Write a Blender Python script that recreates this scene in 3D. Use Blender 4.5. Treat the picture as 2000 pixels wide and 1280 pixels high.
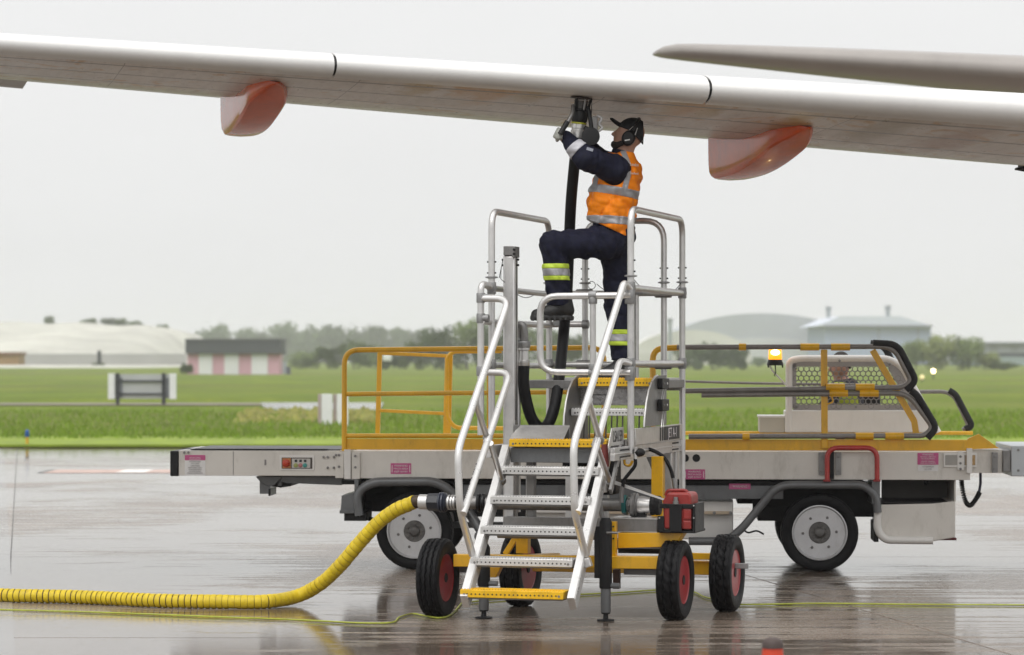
import bpy, bmesh, math, random
import numpy as np
from mathutils import Vector, Matrix
R = math.radians
random.seed(7); np.random.seed(7)
sc = bpy.context.scene
for o in list(bpy.data.objects): bpy.data.objects.remove(o)
COL = sc.collection

# ------------------------------------------------------------------ camera
CAMZ, FPX = 1.85, 5400.0            # eye height, focal length in pixels of a 2000 px wide frame
cam = bpy.data.cameras.new('camera'); camo = bpy.data.objects.new('camera', cam); COL.objects.link(camo)
camo.location = (0, 0, CAMZ); camo.rotation_euler = (R(90), 0, 0)
cam.sensor_fit = 'HORIZONTAL'; cam.sensor_width = 36; cam.lens = 36*FPX/2000
cam.shift_y = 60/2000
cam.clip_start = .3; cam.clip_end = 6000
cam.dof.use_dof = True; cam.dof.focus_distance = 20.6; cam.dof.aperture_fstop = 2.8
sc.camera = camo

# ------------------------------------------------------------------ world, sun, exposure
SUN_EL, SUN_AZ = R(58), R(205)
w = bpy.data.worlds.new('World'); sc.world = w; w.use_nodes = True
nt = w.node_tree; nt.nodes.clear()
def wn(t, **k):
    n = nt.nodes.new(t)
    for a, b in k.items(): setattr(n, a, b)
    return n
sky = wn('ShaderNodeTexSky'); sky.sky_type = 'NISHITA'; sky.sun_disc = False
sky.sun_elevation = SUN_EL; sky.sun_rotation = SUN_AZ; sky.air_density = 1.5; sky.dust_density = 5
tc = wn('ShaderNodeTexCoord'); sx = wn('ShaderNodeSeparateXYZ'); nt.links.new(tc.outputs['Generated'], sx.inputs[0])
mr = wn('ShaderNodeMapRange'); mr.inputs['From Min'].default_value = 0; mr.inputs['From Max'].default_value = 1
mr.inputs['To Min'].default_value = .835; mr.inputs['To Max'].default_value = 1.5      # overcast: brighter overhead than at the horizon
pw = wn('ShaderNodeMath', operation='POWER', use_clamp=True); pw.inputs[1].default_value = 1.35
nt.links.new(sx.outputs['Z'], pw.inputs[0]); nt.links.new(pw.outputs[0], mr.inputs['Value'])
nz = wn('ShaderNodeTexNoise'); nz.inputs['Scale'].default_value = 2.2; nz.inputs['Detail'].default_value = 5; nz.inputs['Roughness'].default_value = .55
mp = wn('ShaderNodeMapping'); mp.inputs['Scale'].default_value = (1, 1, 3.2)
nt.links.new(tc.outputs['Generated'], mp.inputs[0]); nt.links.new(mp.outputs[0], nz.inputs['Vector'])
mr2 = wn('ShaderNodeMapRange'); mr2.inputs['From Min'].default_value = .3; mr2.inputs['From Max'].default_value = .7
mr2.inputs['To Min'].default_value = .965; mr2.inputs['To Max'].default_value = 1.035
nt.links.new(nz.outputs['Fac'], mr2.inputs['Value'])
mm = wn('ShaderNodeMath', operation='MULTIPLY'); nt.links.new(mr.outputs[0], mm.inputs[0]); nt.links.new(mr2.outputs[0], mm.inputs[1])
cl = wn('ShaderNodeMix', data_type='RGBA', blend_type='MULTIPLY'); cl.inputs[0].default_value = 1
cl.inputs[6].default_value = (.995, .998, 1.0, 1); nt.links.new(mm.outputs[0], cl.inputs[7])
bw = wn('ShaderNodeHueSaturation'); bw.inputs['Saturation'].default_value = .3; bw.inputs['Value'].default_value = .10
nt.links.new(sky.outputs[0], bw.inputs['Color'])
mix = wn('ShaderNodeMix', data_type='RGBA'); mix.inputs[0].default_value = .95      # thick cloud cover over the clear sky
nt.links.new(bw.outputs[0], mix.inputs[6]); nt.links.new(cl.outputs[2], mix.inputs[7])
bg = wn('ShaderNodeBackground'); bg.inputs['Strength'].default_value = 1.0
nt.links.new(mix.outputs[2], bg.inputs['Color'])
wo = wn('ShaderNodeOutputWorld'); nt.links.new(bg.outputs[0], wo.inputs[0])
sl = bpy.data.lights.new('sun', 'SUN'); sl.energy = 1.4; sl.angle = R(50); sl.color = (1, .97, .93)
so = bpy.data.objects.new('sun', sl); COL.objects.link(so)
so.rotation_euler = (R(90)-SUN_EL, 0, R(-25))          # high, from behind the camera and to its left
sc.view_settings.view_transform = 'Standard'; sc.view_settings.look = 'None'
sc.view_settings.exposure = .06; sc.view_settings.gamma = 1; sc.view_settings.use_curve_mapping = False
sc.render.engine = 'CYCLES'; sc.cycles.use_denoising = True
sc.cycles.max_bounces = 6; sc.cycles.diffuse_bounces = 3; sc.cycles.glossy_bounces = 4; sc.cycles.volume_bounces = 1; sc.cycles.adaptive_threshold = .02; sc.cycles.caustics_reflective = False; sc.cycles.caustics_refractive = False

# ------------------------------------------------------------------ coordinates
def P(px, py, D): return Vector(((px-1000)/FPX*D, D, CAMZ+(700-py)/FPX*D))
class Frame:
    """A thing's own axes on the ground: a to its right, b into the depth, z up; u() reads a measured point at depth b."""
    def __init__(s, ox, oy, th): s.ox, s.oy, s.c, s.s, s.th = ox, oy, math.cos(th), math.sin(th), th
    def p(s, a, b, z): return Vector((s.ox+a*s.c+b*s.s, s.oy-a*s.s+b*s.c, z))
    def az(s, px, py, b):
        k = (px-1000)/FPX
        a = (k*(s.oy+s.c*b)-s.ox-s.s*b)/(s.c+s.s*k)
        Y = s.oy-a*s.s+b*s.c
        return a, CAMZ+(700-py)/FPX*Y
    def u(s, px, py, b):
        a, z = s.az(px, py, b); return s.p(a, b, z)
    @property
    def A(s): return Vector((s.c, -s.s, 0))
    @property
    def B(s): return Vector((s.s, s.c, 0))
Z = Vector((0, 0, 1))

# ------------------------------------------------------------------ materials
MATS = {}
def M(name, col=(.5,.5,.5), rough=.5, metal=0, var=.12, scale=6, bump=0, bscale=60, coat=0, rvar=.15, dirt=0, dcol=(.08,.07,.06), emit=0, spec=.5, trans=0, grime=0):
    if name in MATS: return MATS[name]
    m = bpy.data.materials.new(name); m.use_nodes = True; MATS[name] = m
    t = m.node_tree; b = t.nodes['Principled BSDF']; L = t.links.new
    def n(k, **kw):
        x = t.nodes.new(k)
        for q, v in kw.items(): setattr(x, q, v)
        return x
    g = n('ShaderNodeNewGeometry'); no = n('ShaderNodeTexNoise'); no.inputs['Scale'].default_value = scale; no.inputs['Detail'].default_value = 6
    no.inputs['Roughness'].default_value = .6; L(g.outputs['Position'], no.inputs['Vector'])
    c1 = tuple(max(0, x*(1-var)) for x in col)+(1,); c2 = tuple(min(1, x*(1+var)) for x in col)+(1,)
    cr = n('ShaderNodeValToRGB'); cr.color_ramp.elements[0].position = .3; cr.color_ramp.elements[1].position = .7
    cr.color_ramp.elements[0].color = c1; cr.color_ramp.elements[1].color = c2; L(no.outputs['Fac'], cr.inputs[0])
    out = cr.outputs[0]
    if dirt:
        n2 = n('ShaderNodeTexNoise'); n2.inputs['Scale'].default_value = scale*2.7; n2.inputs['Detail'].default_value = 8; n2.inputs['Roughness'].default_value = .75
        mpp = n('ShaderNodeMapping'); mpp.inputs['Scale'].default_value = (1, 1, .35)
        L(g.outputs['Position'], mpp.inputs[0]); L(mpp.outputs[0], n2.inputs['Vector'])
        r2 = n('ShaderNodeMapRange'); r2.inputs['From Min'].default_value = .52; r2.inputs['From Max'].default_value = .75; r2.inputs['To Max'].default_value = dirt
        L(n2.outputs['Fac'], r2.inputs['Value'])
        mx = n('ShaderNodeMix', data_type='RGBA'); L(r2.outputs[0], mx.inputs[0]); L(out, mx.inputs[6]); mx.inputs[7].default_value = dcol+(1,)
        out = mx.outputs[2]
    L(out, b.inputs['Base Color'])
    rr = n('ShaderNodeMapRange'); rr.inputs['To Min'].default_value = max(.02, rough*(1-rvar*2)); rr.inputs['To Max'].default_value = min(1, rough*(1+rvar*2))
    L(no.outputs['Fac'], rr.inputs['Value']); L(rr.outputs[0], b.inputs['Roughness'])
    b.inputs['Metallic'].default_value = metal; b.inputs['Coat Weight'].default_value = coat; b.inputs['Coat Roughness'].default_value = .06
    b.inputs['Specular IOR Level'].default_value = spec
    if trans: b.inputs['Transmission Weight'].default_value = trans
    if emit: b.inputs['Emission Color'].default_value = tuple(col)+(1,); b.inputs['Emission Strength'].default_value = emit
    if bump:
        n3 = n('ShaderNodeTexNoise'); n3.inputs['Scale'].default_value = bscale; n3.inputs['Detail'].default_value = 4; L(g.outputs['Position'], n3.inputs['Vector'])
        bp = n('ShaderNodeBump'); bp.inputs['Strength'].default_value = bump; bp.inputs['Distance'].default_value = .01
        L(n3.outputs['Fac'], bp.inputs['Height']); L(bp.outputs[0], b.inputs['Normal'])
    return m
YEL = M('yellow_paint', (.78,.42,.006), .32, 0, .10, 5, .12, 90, coat=.3, dirt=.35, dcol=(.16,.09,.02))
YSTEP = M('yellow_nosing', (.80,.47,.008), .4, 0, .12, 9, .2, 120, dirt=.6, dcol=(.15,.10,.03))
ALU = M('brushed_aluminium', (.62,.61,.60), .34, .75, .10, 9, .08, 140, dirt=.35, dcol=(.25,.24,.23))
ALUW = M('bright_aluminium', (.70,.69,.675), .3, .65, .06, 9, .05, 140, dirt=.3, dcol=(.4,.39,.37))
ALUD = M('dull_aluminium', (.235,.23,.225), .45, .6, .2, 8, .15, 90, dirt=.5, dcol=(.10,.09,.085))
CLAMP = M('cast_clamp', (.30,.30,.30), .5, .6, .2, 20, .3, 150, dirt=.5)
STEEL = M('grey_chassis_paint', (.13,.135,.14), .36, .1, .18, 5, .15, 60, coat=.25, dirt=.4, dcol=(.05,.047,.045))
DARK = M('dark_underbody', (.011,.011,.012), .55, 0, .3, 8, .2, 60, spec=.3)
BLACK = M('black_plastic', (.008,.008,.009), .4, 0, .2, 12, .08, 90, spec=.3)
RUB = M('tyre_rubber', (.006,.006,.007), .5, 0, .3, 20, .25, 160, dirt=.25, dcol=(.018,.017,.016), spec=.16)
RUBS = M('hose_rubber', (.007,.007,.008), .5, 0, .2, 20, .2, 160, spec=.22)
WHITE = M('loader_white', (.68,.65,.60), .38, 0, .06, 3, .06, 50, coat=.2, dirt=.55, dcol=(.36,.33,.28))
WHITE2 = M('clean_white', (.74,.72,.69), .35, 0, .04, 3, .05, 50, coat=.2, dirt=.2, dcol=(.45,.42,.37))
RED = M('red_paint', (.42,.025,.02), .32, 0, .15, 8, .1, 60, coat=.3, dirt=.25)
REDRIM = M('red_rim', (.33,.010,.016), .35, 0, .15, 10, .1, 60, coat=.3)
RIM = M('silver_rim', (.52,.52,.53), .33, .35, .07, 8, .06, 80, dirt=.3, dcol=(.3,.28,.25))
HOSEY = M('yellow_hose', (.66,.49,.012), .5, 0, .15, 14, .35, 130, dirt=.55, dcol=(.28,.13,.02))
TEAL = M('teal_paint', (.01,.13,.13), .4, 0, .2, 10)
PINK = M('pink_sticker', (.52,.09,.24), .45, 0, .06, 20)
PAPER = M('white_sticker', (.72,.71,.70), .5, 0, .05, 20)
INKW = M('white_ink', (.75,.70,.72), .5, 0, .02)
INK = M('black_ink', (.02,.02,.02), .5, 0, .02)
INKG = M('grey_ink', (.22,.20,.2), .5, 0, .02)

# ------------------------------------------------------------------ mesh helpers
def fillet(pts, r, n=6):
    pts = [Vector(p) for p in pts]; out = [pts[0]]
    for i in range(1, len(pts)-1):
        a, b, c = pts[i-1], pts[i], pts[i+1]
        d1 = (a-b); d2 = (c-b); l = min(r, d1.length*.48, d2.length*.48)
        p1 = b+d1.normalized()*l; p2 = b+d2.normalized()*l
        for k in range(n+1):
            t = k/n; out.append(p1*(1-t)**2+b*2*t*(1-t)+p2*t*t)
    out.append(pts[-1]); return out
def spline(pts, n=10):
    pts = [Vector(p) for p in pts]; q = [pts[0]*2-pts[1]]+pts+[pts[-1]*2-pts[-2]]; out = []
    for i in range(1, len(q)-2):
        for k in range(n):
            t = k/n; a, b, c, d = q[i-1], q[i], q[i+1], q[i+2]
            out.append(.5*((2*b)+(c-a)*t+(2*a-5*b+4*c-d)*t*t+(3*b-a-3*c+d)*t**3))
    out.append(pts[-1]); return out
class MB:
    def __init__(s): s.v = []; s.f = []
    def add(s, vs, fs):
        o = len(s.v); s.v += [Vector(x) for x in vs]; s.f += [tuple(i+o for i in f) for f in fs]; return s
    def hexa(s, c8):            # bottom 4 then top 4
        return s.add(c8, [(0,3,2,1),(4,5,6,7),(0,1,5,4),(1,2,6,5),(2,3,7,6),(3,0,4,7)])
    def box(s, c, size, X=Vector((1,0,0)), Y=Vector((0,1,0)), Zv=Vector((0,0,1))):
        c = Vector(c); x, y, z = X*size[0]/2, Y*size[1]/2, Zv*size[2]/2
        return s.hexa([c-x-y-z, c+x-y-z, c+x+y-z, c-x+y-z, c-x-y+z, c+x-y+z, c+x+y+z, c-x+y+z])
    def fbox(s, F, a0, a1, b0, b1, z0, z1):
        return s.hexa([F.p(a0,b0,z0), F.p(a1,b0,z0), F.p(a1,b1,z0), F.p(a0,b1,z0), F.p(a0,b0,z1), F.p(a1,b0,z1), F.p(a1,b1,z1), F.p(a0,b1,z1)])
    def ubox(s, F, x0, y0, x1, y1, b0, b1):   # measured rectangle at depth b0, run back to b1
        a0, z1 = F.az(x0, y0, b0); a1, z0 = F.az(x1, y1, b0)
        return s.fbox(F, a0, a1, b0, b1, z0, z1)
    def beam(s, p0, p1, w, h, side=None):
        p0, p1 = Vector(p0), Vector(p1); d = (p1-p0).normalized()
        sd = (side or (Z.cross(d) if abs(d.z) < .95 else Vector((1,0,0)))); sd = (sd-d*sd.dot(d)).normalized(); up = d.cross(sd).normalized()
        return s.box((p0+p1)/2, ((p1-p0).length, w, h), d, sd, up)
    def prism(s, poly, ext):
        n = len(poly); poly = [Vector(p) for p in poly]; ext = Vector(ext)
        return s.add(poly+[p+ext for p in poly], [tuple(range(n-1,-1,-1)), tuple(range(n,2*n))]+[(i,(i+1)%n,n+(i+1)%n,n+i) for i in range(n)])
    def uprism(s, F, pix, b0, b1):
        return s.prism([F.u(x, y, b0) for x, y in pix], F.B*(b1-b0))
    def tube(s, pts, r, n=12, cap=True, rfn=None):
        pts = [Vector(p) for p in pts]; m = len(pts); T = []
        for i in range(m):
            d = pts[min(i+1,m-1)]-pts[max(i-1,0)]; T.append(d.normalized())
        u = T[0].orthogonal().normalized(); vs = []; fs = []
        for i in range(m):
            u = (u-T[i]*u.dot(T[i])).normalized(); v = T[i].cross(u)
            rr = rfn(i) if rfn else (r if not isinstance(r, (list,tuple)) else r[i])
            for k in range(n):
                a = 2*math.pi*k/n; vs.append(pts[i]+(u*math.cos(a)+v*math.sin(a))*rr)
        for i in range(m-1):
            for k in range(n): fs.append((i*n+k, i*n+(k+1)%n, (i+1)*n+(k+1)%n, (i+1)*n+k))
        if cap: fs += [tuple(range(n-1,-1,-1)), tuple((m-1)*n+k for k in range(n))]
        return s.add(vs, fs)
    def lathe(s, prof, o, axis, n=24, cap=True):     # prof: (distance along the axis, radius)
        o = Vector(o); ax = Vector(axis).normalized(); u = ax.orthogonal().normalized(); v = ax.cross(u); vs = []; fs = []; m = len(prof)
        for h, r in prof:
            for k in range(n):
                a = 2*math.pi*k/n; vs.append(o+ax*h+(u*math.cos(a)+v*math.sin(a))*r)
        for i in range(m-1):
            for k in range(n): fs.append((i*n+k, i*n+(k+1)%n, (i+1)*n+(k+1)%n, (i+1)*n+k))
        if cap: fs += [tuple(range(n-1,-1,-1)), tuple((m-1)*n+k for k in range(n))]
        return s.add(vs, fs)
    def ball(s, c, r, n=12, sc=(1,1,1)):
        prof = [(-math.cos(math.pi*i/n)*r, max(1e-4, math.sin(math.pi*i/n)*r)) for i in range(n+1)]
        k = len(s.v); s.lathe(prof, (0,0,0), (0,0,1), n*2, False); c = Vector(c)
        for i in range(k, len(s.v)): x = s.v[i]; s.v[i] = c+Vector((x.x*sc[0], x.y*sc[1], x.z*sc[2]))
        return s
    def build(s, name, mat, parent=None, smooth=35, bevel=0, mats=None, midx=None):
        return mkobj(name, s.v, s.f, mat, parent, smooth, bevel, mats, midx)
WO = {}
def mkobj(name, vs, fs, mat, parent=None, smooth=35, bevel=0, mats=None, midx=None):
    vs = [Vector(v) for v in vs]
    lo = Vector([min(v[i] for v in vs) for i in range(3)]); hi = Vector([max(v[i] for v in vs) for i in range(3)]); c = (lo+hi)/2
    me = bpy.data.meshes.new(name); me.from_pydata([v-c for v in vs], [], fs); me.validate()
    for m in (mats or [mat]): me.materials.append(m)
    if midx: me.polygons.foreach_set('material_index', midx)
    bm = bmesh.new(); bm.from_mesh(me); bmesh.ops.recalc_face_normals(bm, faces=bm.faces); bm.to_mesh(me); bm.free()
    if smooth:
        me.polygons.foreach_set('use_smooth', [True]*len(me.polygons)); me.set_sharp_from_angle(angle=R(smooth))
    o = bpy.data.objects.new(name, me); COL.objects.link(o)
    return attach(o, c, parent, bevel)
def attach(o, c, parent=None, bevel=0):
    WO[o.name] = c.copy()
    if parent is not None: o.parent = parent; o.location = c-WO[parent.name]
    else: o.location = c
    if bevel:
        b = o.modifiers.new('bevel', 'BEVEL'); b.width = bevel; b.segments = 2; b.limit_method = 'ANGLE'; b.angle_limit = R(40); b.harden_normals = False
    return o
def empty(name, loc, parent=None):
    o = bpy.data.objects.new(name, None); COL.objects.link(o); o.empty_display_size = .1
    return attach(o, Vector(loc), parent)
def tag(o, label, cat=None, group=None, kind=None):
    if label: o['label'] = label
    if cat: o['category'] = cat
    if group: o['group'] = group
    if kind: o['kind'] = kind
    return o
def tube(name, pts, r, mat, parent, fil=0, n=12):
    return MB().tube(fillet(pts, fil) if fil else pts, r, n).build(name, mat, parent, 50)
def text(name, s, size, c, X, U, mat, parent, sx=1.0, align='CENTER', spacing=1.0):
    cu = bpy.data.curves.new(name, 'FONT'); cu.body = s; cu.size = size; cu.align_x = align; cu.align_y = 'CENTER'; cu.extrude = .0006; cu.space_line = spacing
    to = bpy.data.objects.new('tmp_text', cu); COL.objects.link(to)
    me = bpy.data.meshes.new_from_object(to); bpy.data.objects.remove(to); bpy.data.curves.remove(cu)
    me.name = name; me.materials.clear(); me.materials.append(mat)
    X = Vector(X).normalized(); U = Vector(U).normalized(); Nn = X.cross(U)
    for v in me.vertices: x, y, z = v.co; v.co = X*(x*sx)+U*y+Nn*z
    o = bpy.data.objects.new(name, me); COL.objects.link(o); return attach(o, Vector(c), parent)

# ------------------------------------------------------------------ smooth solid bodies (people): signed distances, meshed
def seg_d(Pn, a, b, ra, rb):
    a = np.array(a, np.float32); b = np.array(b, np.float32); ba = b-a; pa = Pn-a
    h = np.clip((pa@ba)/max(1e-9, float(ba@ba)), 0, 1)
    d = pa-h[..., None]*ba
    return np.sqrt((d*d).sum(-1))-(ra+(rb-ra)*h)
def ell_d(Pn, c, r, rot=None):
    q = Pn-np.array(c, np.float32)
    if rot is not None: q = q@np.array(rot, np.float32).T
    r = np.array(r, np.float32); k0 = np.sqrt(((q/r)**2).sum(-1)); k1 = np.sqrt(((q/(r*r))**2).sum(-1))
    return k0*(k0-1)/np.maximum(k1, 1e-6)
def smin(a, b, k):
    h = np.clip(.5+.5*(b-a)/k, 0, 1); return b+(a-b)*h-k*h*(1-h)
def sunion(ds, k=.03):
    r = ds[0]
    for d in ds[1:]: r = smin(r, d, k)
    return r
def folds(Pn, seed, freq, amp, dirn=(0,0,1)):
    rng = np.random.RandomState(seed); o = np.zeros(Pn.shape[:-1], np.float32)
    for i in range(7):
        d = rng.normal(size=3)*.5+np.array(dirn)*rng.choice([-1,1]); f = freq*(.6+rng.rand()*1.2)
        ph = rng.rand()*6.28; wob = rng.normal(size=3)
        x = .5*((Pn@(d*f).astype(np.float32))+ph+1.8*np.sin(Pn@(wob*freq*.45).astype(np.float32)))
        o += (1.3-2.2*np.abs(np.sin(x)))          # creases: sharp ridges, soft hollows
    return o*(amp/3.0)
def sdf_mesh(fn, lo, hi, h):
    ax = [np.arange(lo[i], hi[i]+h, h, dtype=np.float32) for i in range(3)]
    G = np.stack(np.meshgrid(*ax, indexing='ij'), -1); V = fn(G).astype(np.float32); n = V.shape; ins = V < 0
    cx, cy, cz = n[0]-1, n[1]-1, n[2]-1; acc = np.zeros((cx, cy, cz, 3), np.float32); cnt = np.zeros((cx, cy, cz), np.float32)
    corners = [(i,j,k) for i in (0,1) for j in (0,1) for k in (0,1)]
    for i0 in corners:
        for d in range(3):
            if i0[d]: continue
            i1 = list(i0); i1[d] = 1
            A = V[i0[0]:i0[0]+cx, i0[1]:i0[1]+cy, i0[2]:i0[2]+cz]; B = V[i1[0]:i1[0]+cx, i1[1]:i1[1]+cy, i1[2]:i1[2]+cz]
            m = (A < 0) != (B < 0); t = np.where(m, A/np.where(m, A-B, 1), 0); cnt += m
            for q in range(3): acc[..., q] += np.where(m, i0[q]+(t if q == d else 0), 0)
    has = cnt > 0; idx = -np.ones((cx, cy, cz), np.int64); idx[has] = np.arange(has.sum())
    cells = np.argwhere(has); vs = (cells+acc[has]/cnt[has][:, None])*h+np.array([a[0] for a in ax]); fs = []
    for d in range(3):
        a, b = [q for q in range(3) if q != d]
        s0 = [slice(None)]*3; s1 = [slice(None)]*3; s0[d] = slice(0, n[d]-1); s1[d] = slice(1, n[d])
        E = np.argwhere(ins[tuple(s0)] != ins[tuple(s1)])
        E = E[(E[:, a] > 0) & (E[:, b] > 0) & (E[:, a] < n[a]-1) & (E[:, b] < n[b]-1)]
        def at(da, db):
            e = E.copy(); e[:, a] -= da; e[:, b] -= db; return idx[e[:, 0], e[:, 1], e[:, 2]]
        fs.append(np.stack([at(1,1), at(0,1), at(0,0), at(1,0)], 1))
    return vs, np.concatenate(fs)
def sdf_obj(name, fn, lo, hi, h, mat, parent, smooth_iter=2):
    vs, fs = sdf_mesh(fn, lo, hi, h)
    c = Vector((vs.min(0)+vs.max(0))/2)
    me = bpy.data.meshes.new(name); me.from_pydata((vs-np.array(c)).tolist(), [], fs.tolist()); me.materials.append(mat)
    bm = bmesh.new(); bm.from_mesh(me)
    for _ in range(smooth_iter): bmesh.ops.smooth_vert(bm, verts=bm.verts, factor=.4, use_axis_x=True, use_axis_y=True, use_axis_z=True)
    bmesh.ops.recalc_face_normals(bm, faces=bm.faces); bm.to_mesh(me); bm.free()
    me.polygons.foreach_set('use_smooth', [True]*len(me.polygons))
    o = bpy.data.objects.new(name, me); COL.objects.link(o); return attach(o, c, parent)

# ================================================================== SETTING
def node_mat(name):
    m = bpy.data.materials.new(name); m.use_nodes = True; t = m.node_tree; b = t.nodes['Principled BSDF']
    def n(k, **kw):
        x = t.nodes.new(k)
        for q, v in kw.items():
            if q.startswith('i_'): x.inputs[q[2:].replace('_', ' ')].default_value = v
            else: setattr(x, q, v)
        return x
    return m, t, b, n, t.links.new
def noise(n, L, vec, scale, detail=6, rough=.6, dist=0):
    x = n('ShaderNodeTexNoise', i_Scale=scale, i_Detail=detail, i_Roughness=rough, i_Distortion=dist); L(vec, x.inputs['Vector']); return x.outputs['Fac']
def mrange(n, L, v, a, b, c, d):
    x = n('ShaderNodeMapRange', i_From_Min=a, i_From_Max=b, i_To_Min=c, i_To_Max=d); L(v, x.inputs['Value']); return x.outputs[0]
def mixc(n, L, f, a, b, mode='MIX'):
    x = n('ShaderNodeMix', data_type='RGBA', blend_type=mode)
    if isinstance(f, (int, float)): x.inputs[0].default_value = f
    else: L(f, x.inputs[0])
    for s, q in ((6, a), (7, b)):
        if isinstance(q, tuple): x.inputs[s].default_value = q+(1,) if len(q) == 3 else q
        else: L(q, x.inputs[s])
    return x.outputs[2]
def wet_concrete(name, c1, c2, rnd=True, white=0):
    m, t, b, n, L = node_mat(name)
    g = n('ShaderNodeNewGeometry').outputs['Position']
    big = noise(n, L, g, .22, 5, .55, .4); mid = noise(n, L, g, 1.1, 6, .6, .5); fine = noise(n, L, g, 14, 6, .7); grit = noise(n, L, g, 90, 3, .6)
    mp = n('ShaderNodeMapping', i_Scale=(.25, 2.2, 1)); L(g, mp.inputs[0]); br = noise(n, L, mp.outputs[0], 2.4, 8, .72)
    col = mixc(n, L, mrange(n, L, mid, .35, .68, 0, 1), c1, c2)
    col = mixc(n, L, mrange(n, L, fine, .4, .8, 0, .45), col, tuple(x*.55 for x in c1))
    if rnd:
        oi = n('ShaderNodeObjectInfo'); v = mrange(n, L, oi.outputs['Random'], 0, 1, .86, 1.12)
        vv = n('ShaderNodeCombineColor'); [L(v, vv.inputs[i]) for i in range(3)]
        col = mixc(n, L, 1.0, col, vv.outputs[0], 'MULTIPLY')
    # standing water lies where the slab is low: smoother, darker there
    wet = n('ShaderNodeMath', operation='ADD'); L(mrange(n, L, big, .3, .7, 0, .62), wet.inputs[0]); L(mrange(n, L, br, .28, .72, 0, .60), wet.inputs[1])
    pud = mrange(n, L, wet.outputs[0], .50, .58, 0, 1)
    col = mixc(n, L, mrange(n, L, pud, 0, 1, 0, .55), col, tuple(x*.42 for x in c1))
    L(col, b.inputs['Base Color'])
    ro = n('ShaderNodeMath', operation='ADD'); L(mrange(n, L, pud, 0, 1, .24, .055), ro.inputs[0]); L(mrange(n, L, fine, .3, .7, -.03, .08), ro.inputs[1])
    L(ro.outputs[0], b.inputs['Roughness']); b.inputs['Specular IOR Level'].default_value = .5; b.inputs['IOR'].default_value = 1.36
    h = n('ShaderNodeMath', operation='MULTIPLY'); L(fine, h.inputs[0]); L(mrange(n, L, pud, 0, 1, 1, .12), h.inputs[1])
    h2 = n('ShaderNodeMath', operation='MULTIPLY_ADD'); L(grit, h2.inputs[0]); h2.inputs[1].default_value = .25; L(h.outputs[0], h2.inputs[2])
    bp = n('ShaderNodeBump', i_Strength=.10, i_Distance=.006); L(h2.outputs[0], bp.inputs['Height']); L(bp.outputs[0], b.inputs['Normal'])
    return m
CONC = wet_concrete('wet_concrete', (.175,.135,.104), (.285,.235,.193))
JOINT = M('joint_sealant', (.07,.063,.056), .35, 0, .2, 10, .2, 60)
PAINTW = wet_concrete('worn_white_paint', (.21,.185,.165), (.30,.275,.255), False)
PAINTR = M('worn_red_paint', (.50,.36,.31), .5, 0, .2, 3, spec=.25); PAINTD = M('white_dash_paint', (.78,.74,.70), .75, 0, .1, 3, spec=.25)

def sheet(name, pts, z, mat, parent=None):
    return MB().add([(x, y, z) for x, y in pts], [tuple(range(len(pts)))]).build(name, mat, parent, 0)
# apron: a sealant-coloured base with concrete slabs standing 12 mm proud of the joints
apron = tag(sheet('apron', [(-70,-8),(70,-8),(70,57),(-70,57)], -.012, JOINT), None, kind='structure')
SK = -.177; SW, SD = 6.28, 7.44
def joint_x(D, k): return 2.0+SK*(D-23.56)+k*SW
def slab_poly(k, j, g=.005):
    d0, d1 = 18.3+j*SD+g, 18.3+(j+1)*SD-g
    d1 = min(d1, 57.0)
    return [(joint_x(d0,k)+g, d0), (joint_x(d0,k+1)-g, d0), (joint_x(d1,k+1)-g, d1), (joint_x(d1,k)+g, d1)]
def slab_mesh(poly, nm):
    b = MB(); b.prism([(x, y, -.11) for x, y in poly][::-1], (0, 0, .11)); return b
for j in range(-3, 6):
    for k in range(-9, 9):
        poly = slab_poly(k, j)
        if j <= -3 or abs(sum(p[0] for p in poly)/4) < sum(p[1] for p in poly)/4*.24+8:
            if j == -3 and not -3 <= k <= 2: continue
            slab_mesh(poly, 'slab').build('slab', CONC, apron, 0, .006)
# ground sheet to the horizon
def grass_material():
    m, t, b, n, L = node_mat('grass_ground')
    g = n('ShaderNodeNewGeometry').outputs['Position']
    mp = n('ShaderNodeMapping', i_Scale=(1, .35, 1)); L(g, mp.inputs[0])
    a = noise(n, L, mp.outputs[0], .16, 6, .65, .5); f = noise(n, L, g, 3.0, 6, .7); mq = n('ShaderNodeMapping', i_Scale=(.12, 1, 1)); L(g, mq.inputs[0]); l = noise(n, L, mq.outputs[0], .022, 5, .6)
    col = mixc(n, L, mrange(n, L, a, .35, .65, 0, 1), (.11,.175,.010), (.20,.265,.016))
    col = mixc(n, L, mrange(n, L, f, .35, .75, 0, .6), col, (.075,.10,.014))
    col = mixc(n, L, mrange(n, L, l, .45, .6, 0, .75), col, (.135,.135,.035))
    sp = n('ShaderNodeTexVoronoi', i_Scale=1.4); L(g, sp.inputs['Vector'])
    z = n('ShaderNodeMath', operation='LESS_THAN'); L(sp.outputs['Distance'], z.inputs[0]); z.inputs[1].default_value = .14
    zz = n('ShaderNodeMath', operation='MULTIPLY'); L(z.outputs[0], zz.inputs[0]); L(mrange(n, L, a, .5, .62, 0, .8), zz.inputs[1])
    col = mixc(n, L, zz.outputs[0], col, (.38,.32,.02))
    L(col, b.inputs['Base Color']); b.inputs['Roughness'].default_value = .85; b.inputs['Specular IOR Level'].default_value = .2
    bp = n('ShaderNodeBump', i_Strength=.8, i_Distance=.15); L(f, bp.inputs['Height']); L(bp.outputs[0], b.inputs['Normal'])
    return m
GRASSM = grass_material()
rows = [57.0]+[57+1.2*i for i in range(1, 60)]+[130+12*i for i in range(20)]+[400, 700, 1300]
gv = []; gf = []; NX = 46
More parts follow.
